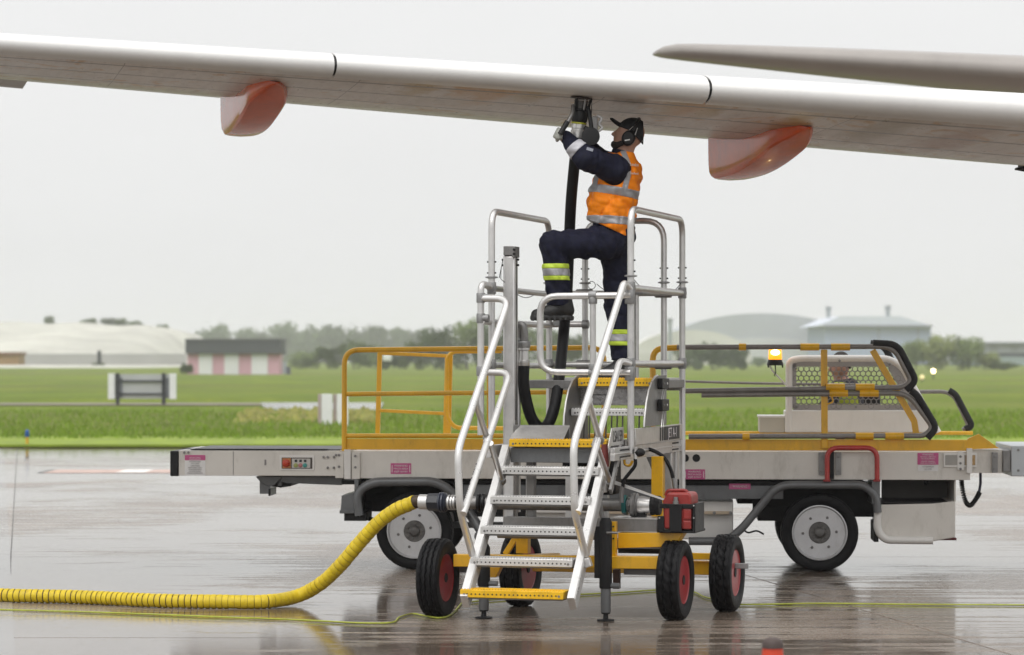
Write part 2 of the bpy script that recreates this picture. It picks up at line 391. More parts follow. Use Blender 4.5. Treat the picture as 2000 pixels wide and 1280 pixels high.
for r_, D in enumerate(rows):
    for i in range(NX):
        x = (i/(NX-1)-.5)*2*(90+D*.6)
        u_ = (D-57)
        gv.append((x, D, (.02+.16*min(1, u_/3)*(.6+.4*math.sin(x*1.3+D*.7)*math.cos(x*.41-D*.9))) if D < 93 or 116 < D < 300 else (.02 if D < 300 else .02)))
for r_ in range(len(rows)-1):
    for i in range(NX-1): gf.append((r_*NX+i, r_*NX+i+1, (r_+1)*NX+i+1, (r_+1)*NX+i))
field = tag(mkobj('grass_field', gv, gf, GRASSM, None, 80), None, kind='structure')
tag(sheet('ground', [(-1000,-20),(1000,-20),(1000,1320),(-1000,1320)], -.15, GRASSM), None, kind='structure')
def PX(px, D): return (px-1000)/FPX*D
TAXI = wet_concrete('wet_taxiway', (.20,.20,.20), (.30,.30,.30), False)
tw = MB().prism([(PX(508,112),112,.045),(PX(520,95),95,.045),(PX(742,95),95,.045),(PX(750,112),112,.045)], (0,0,.02)).build('taxiway', TAXI, None, 0); tag(tw, None, kind='structure')
tw = MB().prism([(-60,106,.05),(PX(512,106),106,.05),(PX(508,110),110,.05),(-60,110,.05)][::-1], (0,0,.02)).build('service_road', M('road_edge', (.2,.17,.13), .6, 0, .2, 1.5, .3, 9), None, 0); tag(tw, None, kind='structure')
MOUND = M('dry_grass', (.19,.185,.035), .9, 0, .35, 2.2, .5, 4)
# painted lines on the apron
def strip(name, x0, x1, d0, d1, z, mat, sk=0): return sheet(name, [(x0+sk*d0, d0), (x1+sk*d0, d0), (x1+sk*d1, d1), (x0+sk*d1, d1)], z, mat, apron)
strip('faded_edge_line', -1.35, .10, 14.0, 56, .004, PAINTW, -.1855)
strip('red_line', PX(98,45.2), PX(700,45.2), 44.5, 45.9, .004, PAINTR)
strip('white_dash', PX(236,45.2), PX(292,45.2), 44.6, 45.8, .008, PAINTD)
strip('grey_dash', PX(84,45.2), PX(97,45.2), 44.5, 45.9, .004, JOINT)
# grass blades along the near edge of the field
gb = MB(); rng = random.Random(3)
vs = []; fs = []
for i in range(26000):
    D = 59.3+rng.random()**1.5*32; x = (rng.random()-.5)*(D*.42+6); h = .05+.13*rng.random()*(1 if D > 58.5 else .6); a = rng.random()*6.28; wd = .012+.02*rng.random(); ln = (rng.random()-.5)*h
    z0 = .0+.12*min(1, (D-57)/3); c, s_ = math.cos(a)*wd, math.sin(a)*wd; k = len(vs)
    vs += [Vector((x-c, D-s_, z0)), Vector((x+c, D+s_, z0)), Vector((x+ln, D+ln*.5, z0+h))]; fs.append((k,k+1,k+2))
BLADE = M('grass_blades', (.165,.26,.012), .7, 0, .35, 1.2)
me_g = mkobj('grass', vs, fs, BLADE, None, 0); tag(me_g, 'rough green grass growing along the edge of the apron', None, kind='stuff')
verge = MB().prism([(-60,57.05,.02),(60,57.05,.02),(60,60.2,.10),(-60,60.2,.10)], (0,0,.05)).build('mown_verge', M('mown_grass', (.20,.27,.018), .9, 0, .25, 1.3, .6, 12), None, 0); tag(verge, None, kind='structure')
# dry patch beside the taxiway
dp = MB(); 
for i in range(260):
    D = 74+rng.random()*16; x = PX(470+rng.random()*260, D); h = .08+.16*rng.random()
    dp.lathe([(0,.14+.2*rng.random()),(h*.6,.12),(h,.02)], (x, D, .08), (rng.random()*.4-.2, rng.random()*.4-.2, 1), 6)
tag(dp.build('dry_tufts', MOUND, None, 60), 'brownish dry tufts in the grass by the white marker boards', None, kind='stuff')

# ---------------- far things
def bldg_mat(name, c, var=.05, rough=.7): return M(name, c, rough, 0, var, .12)
# striped hut
hut = empty('striped_hut', P(455, 732, 312)); hD = 311
def wbox(px0, py0, px1, py1, D, dep): 
    p0, p1 = P(px0, py1, D), P(px1, py0, D); return MB().hexa([(p0.x,D,p0.z),(p1.x,D,p0.z),(p1.x,D+dep,p0.z),(p0.x,D+dep,p0.z),(p0.x,D,p1.z),(p1.x,D,p1.z),(p1.x,D+dep,p1.z),(p0.x,D+dep,p1.z)])
HP = bldg_mat('hut_pink', (.60,.36,.42)); HW = bldg_mat('hut_white', (.72,.73,.73)); HR = bldg_mat('hut_roof', (.075,.08,.088))
wbox(366,690,545,733,hD,5).build('wall', HP, hut, 0)
for a, b_ in ((388,415),(438,466),(491,523)): wbox(a,691,b_,732,hD-.12,.12).build('white_panel', HW, hut, 0)
r0 = wbox(362,665,549,691,hD-.6,6.2); r0.build('roof', HR, hut, 0)
wbox(361,662,550,665,hD-.7,6.4).build('roof_cap', bldg_mat('roof_cap',(.12,.12,.13)), hut, 0)
tag(hut, 'low hut striped pink and white under a dark grey flat roof', 'hut')
# sign board seen from behind
sg = empty('sign_board', P(277, 793, 107)); sD = 107
SG = M('sign_back', (.46,.47,.48), .5, .2, .06, 2); SGW = M('sign_white', (.74,.75,.76), .45, 0, .04, 2); POST = M('sign_post', (.03,.032,.04), .5, 0, .2, 4)
wbox(212,731,342,779,sD,.06).build('board', SG, sg, 0)
for a, b_ in ((211,224),(331,344)): wbox(a,730,b_,780,sD-.07,.07).build('end_panel', SGW, sg, 0, .01)
for a, b_ in ((226,233),(316,323)): wbox(a,729,b_,796,sD-.12,.1).build('post', POST, sg, 0, .01)
for a in (743, 768): wbox(233,a,316,a+3,sD-.09,.08).build('rail', POST, sg, 0)
for a, b_ in ((233,239),(324,330)): wbox(a,738,b_,776,sD-.05,.05).build('bracket', M('sign_bracket',(.16,.17,.19),.5), sg, 0)
tag(sg, 'grey airfield sign seen from behind on two dark posts in the grass', 'sign')
for nm, xs in (('left', (628,649)), ('right', (658,680))):
    mk = empty('marker_board', P(sum(xs)/2, 838, 72))
    wbox(xs[0],770,xs[1],837,72,.08).build('panel', SGW, mk, 0, .01)
    wbox(xs[0]-7,770,xs[0]-1,837,72.1,.12).build('side_panel', M('marker_side',(.42,.34,.33),.6), mk, 0)
    wbox((xs[0]+xs[1])/2-4,836,(xs[0]+xs[1])/2+4,846,72.02,.05).build('post', POST, mk, 0)
    tag(mk, 'white upright marker board in the grass, the %s one of the pair' % nm, 'marker board', 'white marker boards beside the taxiway')
el = empty('edge_light', P(53, 876, 57.4))
MB().lathe([(0,.06),(.05,.06),(.06,.035),(.24,.03)], P(53,876,57.4), Z, 12).build('stem', M('light_stem',(.55,.33,.03),.5), el)
MB().lathe([(0,.045),(.02,.05),(.12,.045),(.15,.02)], P(53,876,57.4)+Z*.24, Z, 12).build('lens', M('blue_lens',(.02,.09,.30),.2), el)
tag(el, 'short yellow taxiway edge light with a blue lens at the grass edge', 'edge light')
for i, (px, py, D, e, lab) in enumerate(((1823,725,230,9,'small glowing airfield light shining in the far grass'), (1801,737,205,.5,'faint pale airfield light in the grass left of the glowing one'))):
    b0 = P(px, py, D); b0.z = .02; el = empty('runway_light', b0); h = P(px,py,D).z
    MB().lathe([(0,.12),(.05,.12),(.06,.06),(h-.1,.06)], b0, Z, 10).build('stem', POST, el)
    MB().ball(P(px,py,D), .16, 8).build('lens', M('lit_lens_%d'%i, (1,.82,.45), .3, 0, 0, emit=e), el)
    tag(el, lab, 'airfield light')
# perimeter wall, brick shed, dome hangar, blocks
tag(wbox(-60,691,364,713,430,.4).build('perimeter_wall', bldg_mat('wall_pale', (.48,.47,.48), .1), None, 0), 'long pale grey perimeter wall below the cream embankment', 'wall')
pl = empty('gate_post', P(193,712,420)); wbox(190,685,197,713,420,.5).build('post', POST, pl, 0); wbox(180,709,204,714,420,.6).build('base', bldg_mat('post_base',(.13,.15,.11)), pl, 0)
tag(pl, 'dark post standing on a block in front of the pale perimeter wall', 'post')
sh = empty('brick_shed', P(15,712,380)); wbox(-40,693,36,713,380,5).build('wall', bldg_mat('shed_brick',(.36,.22,.12),.15), sh, 0); wbox(-42,688,38,693,379.7,5.6).build('roof', bldg_mat('shed_roof',(.28,.15,.11),.1), sh, 0)
tag(sh, 'small orange brick shed at the left edge below the embankment', 'shed')
bp_ = empty('utility_cabinet', P(559,728,300)); wbox(552,706,559,730,300,.8).build('door', bldg_mat('cab_grey',(.30,.32,.36)), bp_, 0); wbox(559,716,567,732,300.2,.8).build('side', bldg_mat('cab_dark',(.10,.10,.13)), bp_, 0)
tag(bp_, 'small grey cabinet standing right of the striped hut', 'cabinet')
# embankment hill
hv = []; hf = []
HILLM = M('embankment_earth', (.49,.485,.425), .9, 0, .22, .07, .5, .3, dirt=.85, dcol=(.33,.29,.26))
prof = [(-260,636),(0,636),(100,634),(250,637),(330,641),(390,655),(430,690),(470,716)]
def interp(x, pr):
    for (a, ya), (b, yb) in zip(pr, pr[1:]):
        if a <= x <= b: return ya+(yb-ya)*(x-a)/(b-a)
    return pr[-1][1]
n1, n2 = 60, 14
for j in range(n2):
    t = j/(n2-1); D = 520+t*180
    for i in range(n1):
        px = -260+i*730/(n1-1); top = CAMZ+(700-interp(px, prof))/FPX*700
        zz = max(0, top*min(1, t*1.35)**.8*(1 if t < .75 else 1)+.7*math.sin(px*.05+t*5)*t*(1-t)*2)
        hv.append((PX(px, 700), D, zz if j else -.3))
for j in range(n2-1):
    for i in range(n1-1): hf.append((j*n1+i, j*n1+i+1, (j+1)*n1+i+1, (j+1)*n1+i))
tag(mkobj('embankment', hv, hf, HILLM, None, 60), 'broad cream coloured earth embankment behind the perimeter wall', kind='structure')
# dome hangar
dh = empty('dome_hangar', P(1480,712,900)); DB = bldg_mat('hangar_grey', (.40,.42,.46)); DW = bldg_mat('hangar_white', (.62,.61,.58)); DBL = bldg_mat('hangar_blue', (.34,.40,.56))
def arch(px0, px1, ptop, D, dep, pbase=714, n=20, e=.6):
    b = MB(); poly = []
    for i in range(n+1):
        a = math.pi*i/n; x = (px0+px1)/2-math.cos(a)*(px1-px0)/2; y = pbase-(pbase-ptop)*math.sin(a)**e; poly.append(P(x, y, D))
    return b.prism(poly, (0, dep, 0))
arch(1285,1690,612,900,60,e=.75).build('dome_roof', DB, dh, 30)
arch(1340,1640,660,899.5,.4,e=.75).build('dome_face', bldg_mat('hangar_face',(.52,.53,.55)), dh, 30)
tag(dh, 'large hazy dome shaped grey hangar on the right skyline', 'hangar')
d2 = empty('low_dome_shed', P(1360,714,760)); arch(1230,1470,645,760,40,e=.8).build('curved_roof', DW, d2, 30); wbox(1232,690,1466,714,759.6,.4).build('wall', bldg_mat('shed_cream',(.55,.54,.51)), d2, 0)
tag(d2, 'low white curved roof shed in front of the dome hangar', 'shed')
d3 = empty('blue_hangar', P(1720,712,840))
wbox(1612,637,1818,714,840,50).build('wall', DBL, d3, 0)
b = MB(); b.prism([P(1596,637,838),P(1640,618,838),P(1760,618,838),P(1821,637,838)][::-1], (0,54,0)).build('roof', bldg_mat('hangar_roof',(.58,.62,.71)), d3, 0)
wbox(1612,635,1822,639,837.5,54).build('eaves', bldg_mat('eaves',(.20,.21,.25)), d3, 0)
for x in (1715, 1792): wbox(x,639,x+3,714,839.6,.4).build('panel_rib', bldg_mat('rib',(.28,.31,.40)), d3, 0)
tag(d3, 'pale blue boxy hangar with a light roof at the right skyline', 'hangar')
for i, (x, y0, y1, D, lab) in enumerate(((1309,622,645,755,'hazy vent stack above the low white shed'), (1619,599,620,870,'hazy vent stack between the dome and the blue hangar'), (1735,597,622,845,'hazy vent stack on the roof of the blue hangar'))):
    b0 = P(x, 714, D); b0.z = 0; vt = empty('vent_stack', b0)
    wbox(x-3.5,y0+6,x+3.5,714,D,2).build('shaft', bldg_mat('vent',(.25,.28,.30)), vt, 0); wbox(x-5,y0,x+5,y0+7,D-.3,2.6).build('cowl', bldg_mat('vent2',(.20,.22,.24)), vt, 0); tag(vt, lab, 'vent stack')
d4 = empty('terminal_block', P(1960,712,640))
wbox(1880,671,2300,690,640,20).build('upper_wall', bldg_mat('tb_grey',(.35,.37,.43)), d4, 0); wbox(1875,668,2300,672,638,24).build('roof', bldg_mat('tb_roof',(.24,.25,.28)), d4, 0)
wbox(1880,690,2300,697,640.5,18).build('window_band', bldg_mat('tb_dark',(.07,.08,.12)), d4, 0); wbox(1880,697,2300,714,640.2,19).build('lower_wall', bldg_mat('tb_teal',(.30,.38,.38)), d4, 0)
for i in range(8): wbox(1908+i*40,673,1934+i*40,688,639.8,.2).build('panel', bldg_mat('tb_panel',(.42,.44,.52)), d4, 0)
tag(d4, 'long low grey terminal block behind the bushes at the right edge', 'building')
wv = empty('white_van', P(756,708,390)); wbox(747,692,764,706,390,2).build('body', HW, wv, 0, .2); wbox(748,704,763,709,390.2,1.6).build('wheels', DARK, wv, 0); tag(wv, 'far white van seen between the yellow rails', 'van')

# ---------------- trees
LEAFM = [M('foliage_%d'%i, c, .8, 0, .35, .35) for i, c in enumerate([(.13,.175,.05), (.09,.13,.05), (.18,.215,.06)])]
BARK = M('bark', (.10,.085,.07), .9, 0, .3, 3)
def crown_mesh(seed, n=2600):
    rg = random.Random(seed); lobes = []
    for i in range(16):
        a = rg.random()*6.28; r = rg.random()**.6*.62; z = .28+rg.random()*.62
        lobes.append((math.cos(a)*r*(1.15-.45*z), math.sin(a)*r*(1.15-.45*z), z, .17+.16*rg.random()))
    vs = []; fs = []
    for i in range(n):
        lx, ly, lz, lr = rg.choice(lobes)
        d = Vector((rg.gauss(0,1), rg.gauss(0,1), rg.gauss(0,1))).normalized(); r = lr*(rg.random()**.35)
        c = Vector((lx, ly, lz))+d*r
        if c.z < .08: c.z = .08+rg.random()*.1
        u = Vector((rg.gauss(0,1), rg.gauss(0,1), rg.gauss(0,1))).normalized(); v = u.orthogonal().normalized(); s_ = .022+.03*rg.random(); k = len(vs)
        vs += [c-u*s_, c+v*s_*.8, c+u*s_, c-v*s_*.8]; fs.append((k,k+1,k+2,k+3))
    me = bpy.data.meshes.new('crown'); me.from_pydata(vs, [], fs); return me
def trunk_mesh(seed):
    rg = random.Random(seed); b = MB(); b.tube([(0,0,0),(.01,0,.25),(0,.01,.6)], [.035,.028,.012], 7)
    for i in range(6):
        a = rg.random()*6.28; z = .18+.3*rg.random(); b.tube([(0,0,z),(math.cos(a)*.2,math.sin(a)*.2,z+.15),(math.cos(a)*.38,math.sin(a)*.38,z+.34)], [.017,.011,.004], 5)
    me = bpy.data.meshes.new('trunk'); me.from_pydata(b.v, [], b.f); me.materials.append(BARK); return me
CM = [crown_mesh(s) for s in (1,2,3,4)]; TM = [trunk_mesh(s) for s in (1,2)]
CMM = {}
def crown_for(v, m):
    if (v, m) not in CMM:
        c = CM[v].copy(); c.materials.append(LEAFM[m]); CMM[(v,m)] = c
    return CMM[(v,m)]
def tree(px, D, ptop, wpx, m, lab, grp, name='tree', zb=0):
    b0 = P(px, 700, D); b0.z = zb; e = empty(name, b0)
    H = CAMZ+(700-ptop)/FPX*D-zb; W = wpx/FPX*D
    c = bpy.data.objects.new('crown', crown_for(random.randrange(4), m)); COL.objects.link(c); c.parent = e; c.scale = (W/1.5, W/1.5, H/.98 if name == 'tree' else H/.98); c.rotation_euler = (0,0,random.random()*6.28); c.location = (0,0,-.16*H); c.scale[2] *= 1.17
    t = bpy.data.objects.new('trunk', random.choice(TM)); COL.objects.link(t); t.parent = e; t.scale = (H*.8, H*.8, H)
    tag(e, lab, name.replace('_', ' '), grp)
ORD = ['first','second','third','fourth','fifth','sixth','seventh','eighth','ninth','tenth','eleventh','twelfth']
for i, (px, top, wd) in enumerate(((428,640,70),(475,644,66),(510,652,70),(548,634,80),(592,650,80),(632,640,74),(668,634,70),(704,648,74),(742,640,80),(782,646,74),(820,648,74),(860,655,80))):
    tree(px, 1150, top+3, wd*1.35, 1, 'hazy skyline tree beyond the striped hut, %s counting from the embankment' % ORD[i], 'hazy trees along the skyline')
for i, (px, top, wd) in enumerate(((590,690,60),(640,682,66),(690,672,70),(735,680,60))):
    tree(px, 470, top, wd*1.3, 0, 'green hedge bush right of the hut, %s counting from the hut' % ORD[i], 'hedge bushes right of the hut', 'bush')
for i, (px, top, wd) in enumerate(((770,694,60),(815,672,66),(862,648,76),(912,632,80),(965,630,84),(1015,640,80),(1065,650,80),(1118,660,80))):
    tree(px, 440, top, wd*1.25, 0 if i % 2 else 1, 'darker green tree behind the steps, %s counting from the left' % ORD[i], 'green trees behind the steps')
for i, (px, top, wd) in enumerate(((1345,680,60),(1390,676,60),(1432,682,56))):
    tree(px, 440, top, wd*1.35, 1, 'low bush under the white shed, %s counting from the steps' % ORD[i], 'bushes under the white shed', 'bush')
for i, (px, top, wd) in enumerate(((1788,672,60),(1830,662,70),(1880,664,70),(1925,692,50),(1965,708,60))):
    tree(px, 430, top, wd*1.3, 2 if i % 2 else 0, 'green bush below the blue hangar at right, %s counting from the loader cab' % ORD[i], 'bushes below the blue hangar', 'bush')
for i, (px, top, wd) in enumerate(((95,620,24),(165,626,22),(180,624,26),(215,623,30),(235,624,26),(262,628,30),(318,634,20))):
    zb = CAMZ+(700-interp(px, prof))/FPX*700-.6
    tree(px, 698, top, wd*1.4, 1, 'tiny hazy tree on top of the embankment, %s counting from the left' % ORD[i], 'trees on the embankment', zb=zb)
tree(1480, 600, 700, 40, 1, 'small dark shrub at the foot of the dome hangar', 'shrubs', 'shrub')
tree(366, 306, 713, 34, 1, 'dark shrub at the left corner of the striped hut', 'shrubs', 'shrub')

# ================================================================== AIRCRAFT (wing, fairings, tailplane)
PSI = R(15); AFT = Vector((-math.sin(PSI), math.cos(PSI), 0)); LAT = Vector((math.cos(PSI), math.sin(PSI), 0))
LE0 = P(1135, 157, 20.6); SP = Vector((-math.cos(R(12)), math.sin(R(12)), .0845))      # along the leading edge, towards the tip
LOW = [(.0,0),(.012,-.03),(.04,-.058),(.09,-.078),(.16,-.090),(.3,-.099),(.5,-.112),(.7,-.125),(1.2,-.155),(1.6,-.165),(2.0,-.135),(2.4,-.09),(3,-.03),(3.6,.015)]
UPP = [(.012,.032),(.045,.062),(.1,.085),(.18,.102),(.3,.117),(.45,.130),(.9,.160),(1.8,.155),(2.8,.10),(3.6,.022)]
def wf(s): return 1-.033*s if s > 0 else 1-.075*s
def wc(s): return 1-.045*s
def wing_pt(s, u, z): return LE0+SP*s+AFT*(u*wc(s))+Z*(z*wf(s))
def wing_material():
    m, t, b, n, L = node_mat('wing_skin')
    uv = n('ShaderNodeUVMap'); uv.uv_map = 'span'; g = n('ShaderNodeNewGeometry').outputs['Position']
    sep = n('ShaderNodeSeparateXYZ'); L(uv.outputs[0], sep.inputs[0])
    low = noise(n, L, uv.outputs[0], 1.2, 6, .6, .6); fine = noise(n, L, uv.outputs[0], 9, 8, .7, .4)
    mp = n('ShaderNodeMapping', i_Scale=(7, 1.0, 1)); L(uv.outputs[0], mp.inputs[0]); chord = noise(n, L, mp.outputs[0], 2.0, 7, .7, .2)
    col = mixc(n, L, mrange(n, L, low, .35, .65, 0, 1), (.56,.525,.49), (.65,.615,.58))
    col = mixc(n, L, mrange(n, L, chord, .45, .8, 0, .55), col, (.27,.245,.225))
    col = mixc(n, L, mrange(n, L, fine, .58, .8, 0, .6), col, (.22,.19,.17))
    # oily yellow stains round the tank panels
    vs_ = n('ShaderNodeTexNoise', i_Scale=2.1, i_Detail=5, i_Roughness=.65, i_Distortion=1.4); L(uv.outputs[0], vs_.inputs['Vector'])
    st = n('ShaderNodeMath', operation='MULTIPLY'); L(mrange(n, L, vs_.outputs['Fac'], .57, .66, 0, .8), st.inputs[0])
    band = n('ShaderNodeMath', operation='GREATER_THAN'); L(sep.outputs['Y'], band.inputs[0]); band.inputs[1].default_value = .22; L(band.outputs[0], st.inputs[1])
    col = mixc(n, L, st.outputs[0], col, (.46,.25,.05))
    for q, (su, uu, rad, cc) in enumerate(STAINS):
        dist = n('ShaderNodeVectorMath', operation='DISTANCE'); wob = n('ShaderNodeTexNoise', i_Scale=5.5, i_Detail=5, i_Roughness=.7); L(uv.outputs[0], wob.inputs['Vector'])
        ad = n('ShaderNodeMix', data_type='VECTOR'); ad.inputs[0].default_value = .26; L(uv.outputs[0], ad.inputs[4]); L(wob.outputs['Color'], ad.inputs[5])
        sq = n('ShaderNodeVectorMath', operation='MULTIPLY'); L(ad.outputs[1], sq.inputs[0]); sq.inputs[1].default_value = (1, .3, 0); L(sq.outputs[0], dist.inputs[0]); dist.inputs[1].default_value = (su*.74+.13, (uu*.74+.13)*.3, 0)
        col = mixc(n, L, mrange(n, L, dist.outputs['Value'], rad*.35, rad, .8, 0), col, cc)
    # chordwise and spanwise skin joints
    def lines(src, scale, wdt, off=0):
        a = n('ShaderNodeMath', operation='MULTIPLY_ADD'); L(src, a.inputs[0]); a.inputs[1].default_value = scale; a.inputs[2].default_value = off+100
        f = n('ShaderNodeMath', operation='FRACT'); L(a.outputs[0], f.inputs[0]); c = n('ShaderNodeMath', operation='LESS_THAN'); L(f.outputs[0], c.inputs[0]); c.inputs[1].default_value = wdt
        return c.outputs[0]
    mxm = n('ShaderNodeMath', operation='MAXIMUM'); L(lines(sep.outputs['Y'], 1/.46, .085, .36), mxm.inputs[0]); L(lines(sep.outputs['X'], 1/1.9, .004, .13), mxm.inputs[1])
    rv = n('ShaderNodeTexVoronoi', i_Scale=16); rv.feature = 'F1'; L(uv.outputs[0], rv.inputs['Vector']); rv.inputs['Randomness'].default_value = .6
    r2 = n('ShaderNodeMath', operation='LESS_THAN'); L(rv.outputs['Distance'], r2.inputs[0]); r2.inputs[1].default_value = .06
    rm = n('ShaderNodeMath', operation='MULTIPLY'); L(r2.outputs[0], rm.inputs[0]); L(mrange(n, L, fine, .5, .6, 0, .7), rm.inputs[1])
    col = mixc(n, L, rm.outputs[0], col, (.14,.12,.11))
    col = mixc(n, L, mxm.outputs[0], col, (.20,.18,.165))
    L(col, b.inputs['Base Color']); L(mrange(n, L, fine, .3, .7, .24, .42), b.inputs['Roughness']); b.inputs['Coat Weight'].default_value = .1; b.inputs['Coat Roughness'].default_value = .15
    bp = n('ShaderNodeBump', i_Strength=.06, i_Distance=.01); L(low, bp.inputs['Height']); L(bp.outputs[0], b.inputs['Normal'])
    return m
def span_at(px):      # distance along the leading edge where a ray at px meets it
    lo, hi = -6, 10
    for _ in range(50):
        m_ = (lo+hi)/2; q = LE0+SP*m_
        if 1000+FPX*q.x/q.y > px: lo = m_
        else: hi = m_
    return lo
def on_skin(px, py):
    best = None
    for i in range(60):
        s = span_at(px)-.5+i*.03
        for k in range(len(LOW)-1):
            for f in (0, .25, .5, .75):
                u = LOW[k][0]*(1-f)+LOW[k+1][0]*f; z = LOW[k][1]*(1-f)+LOW[k+1][1]*f
                if .12 < u < 1.6:
                    q = wing_pt(s, u, z); e = abs(1000+FPX*q.x/q.y-px)+abs(700-FPX*(q.z-CAMZ)/q.y-py)
                    if best is None or e < best[0]: best = (e, s, u)
    return best[1:]
TAN, OCH = (.50,.27,.07), (.40,.27,.06)
STAINS = [(*on_skin(x, y), r, c) for x, y, r, c in ((955,183,.16,TAN),(905,177,.09,TAN),(985,184,.09,TAN),(822,172,.12,OCH),(1045,187,.12,OCH),(1310,214,.12,OCH),(1350,212,.13,TAN),(1385,222,.09,OCH),(1550,240,.10,OCH),(1700,262,.16,(.30,.25,.16)),(1860,275,.18,(.36,.22,.15)))]
WING = wing_material()
SLAT = M('slat_white', (.70,.695,.685), .36, .0, .03, 2, .03, 20, coat=.4, dirt=.18, dcol=(.42,.40,.38))
GAPM = M('slat_gap_shade', (.02,.02,.02), .6)  # near-black on the fixed nose: shade of the slat gaps put into colour
ORANGE = M('fairing_orange', (.68,.095,.014), .24, 0, .16, 3, .05, 9, spec=.35, coat=.22, dirt=.35, dcol=(.34,.07,.025))
ORANGEW = M('fairing_orange_worn', (.46,.12,.06), .22, 0, .2, 4, .08, 12, coat=.7, dirt=.6, dcol=(.40,.33,.29))
plane = empty('aircraft', P(1135, 1150, 22.5))
def loft(name, secs, mat, parent, closed=True, smooth=40, uvs=None, mats=None, midf=None):
    n = len(secs[0]); vs = [p for s_ in secs for p in s_]; fs = []; mi = []
    for i in range(len(secs)-1):
        for k in range(n if closed else n-1):
            fs.append((i*n+k, i*n+(k+1)%n, (i+1)*n+(k+1)%n, (i+1)*n+k)); mi.append(midf(k) if midf else 0)
    if closed: fs += [tuple(range(n)), tuple((len(secs)-1)*n+k for k in range(n))]; mi += [0, 0]
    o = mkobj(name, vs, fs, mat, parent, smooth, 0, mats, mi if midf else None)
    if uvs:
        me = o.data; lay = me.uv_layers.new(name='span')
        for lp in me.loops: lay.data[lp.index].uv = uvs[lp.vertex_index]
    return o
SS = [x*.5-5 for x in range(0, 28)]
ring = LOW+UPP[::-1]
def inset(u, z):      # the fixed nose under the slats sits 18 mm inside
    return (u+.02 if u < .05 else u, z*.84 if u < .28 else z)
secs = [[wing_pt(s, *inset(u, z)) for u, z in ring] for s in SS]
uvs = [(s, u if (u, z) in LOW else -u) for s in SS for u, z in ring]
wing = loft('wing', secs, WING, plane, True, 40, uvs, [WING, GAPM], lambda k: 1 if max(ring[k][0], ring[(k+1)%len(ring)][0]) <= .2 and k < 30 else 0)
# slats: separate nose pieces with open gaps between them
slat_prof = [(u, z) for u, z in UPP[::-1] if u <= .46]+[(u, z) for u, z in LOW if u <= .17]
cuts = [-5.0, span_at(1389), span_at(656), 8.4]
for i in range(3):
    s0, s1 = cuts[i]+.010*(i > 0), cuts[i+1]-.010*(i < 2)
    st = [s0+(s1-s0)*k/10 for k in range(11)]; out = []; 
    full = slat_prof+[(u+.004, z*.86) for u, z in slat_prof[::-1]]
    secs = [[wing_pt(s, u, z*1.02+(.004 if z > 0 else -.002)) for u, z in full] for s in st]
    loft('slat', secs, SLAT, wing, True, 40)
# drooped outboard surface at the left edge and small fittings below the trailing edge
s0 = span_at(118); s1 = 8.3
secs = [[wing_pt(s, 2.9, .04), wing_pt(s, 3.6, .005), wing_pt(s, 4.1, -.015), wing_pt(s, 4.1, .005), wing_pt(s, 3.6, .05), wing_pt(s, 2.9, .10)] for s in (s0, (s0+s1)/2, s1)]
loft('aileron', secs, M('aileron_grey', (.38,.36,.345), .4, 0, .08, 2, dirt=.3), wing, True, 30)
for px, py in ((1297,246),(1996,330)):
    c = P(px, py, 22.2); b = MB(); b.box(c, (.10,.10,.018)); b.box(c+Z*.02, (.03,.2,.05)); b.tube([c+Vector((-.05,0,0)), c+Vector((.06,0,-.02))], .012, 8); b.build('drain_fitting', DARK, wing, 0, .004)
# flap track fairings
def fairing(nose, Lf):
    N = 26; secs = []; vs = []
    def rr(t):
        wdt = .115*min(1, (t*5.5+.001))**.55*(1-.12*max(0, t-.7)/.3); dep = .06+.40*(t**.85); top = .05+.02*t
        return wdt, dep, top
    prof_b = [(0,0,.005,.0)]
    secs = []
    for i in range(N+1):
        t = i/N; te = t**1.15
        drop = -.015-.275*math.sin(min(1, te*1.18)*math.pi/2)**1.0            # keel line
        topz = .05*min(1, te*6)+.22*te                          # where it meets the wing
        hw = .165*min(1, (te*4.2)+.015)**.6*(1-.06*max(0, te-.6)/.4)
        if t > .94: q = (t-.94)/.06; drop = drop*(1-.10*q*q)
        c = nose+AFT*(te*Lf); sec = []
        H = topz-drop; 
        for a, zf in ((-1,1),(-1.0,.7),(-1.0,.42),(-.985,.2),(-.94,.075),(-.84,.018),(-.6,0),(0,-.012),(.6,0),(.84,.018),(.94,.075),(.985,.2),(1.0,.42),(1.0,.7),(1,1)):
            sec.append(c+LAT*(a*hw)+Z*(drop+H*zf))
        secs.append(sec)
    f = loft('flap_track_fairing', secs, ORANGE, plane, True, 28)
    return f
def skin_point(px, py):
    s, u = on_skin(px, py)
    for (u0, z0), (u1, z1) in zip(LOW, LOW[1:]):
        if u0 <= u <= u1: return wing_pt(s, u, z0+(z1-z0)*(u-u0)/(u1-u0))-Z*.012
for px, py, rearD in ((541, 157, 23.25), (1577, 246, 22.75)):
    q = skin_point(px, py); fairing(q, (rearD-q.y)/math.cos(PSI))
# shrouds between the wing and the fairings
for px, py, D, s_ in ((510,170,22.9,1),(1500,258,22.0,1)):
    c = P(px, py, D); b = MB()
    sec = []
    for i in range(9):
        t = i/8; q = c+AFT*(t*1.5-.75); h = .10*math.sin(t*math.pi)**.7+.01; hw = .16*math.sin(t*math.pi)**.6+.01
        sec.append([q+LAT*(-hw)+Z*.12, q+LAT*(-hw*.7)-Z*(h*.5), q-Z*h*.6, q+LAT*(hw*.7)-Z*(h*.5), q+LAT*hw+Z*.12])
    loft('fairing_shroud', sec, WING, plane, True, 50)
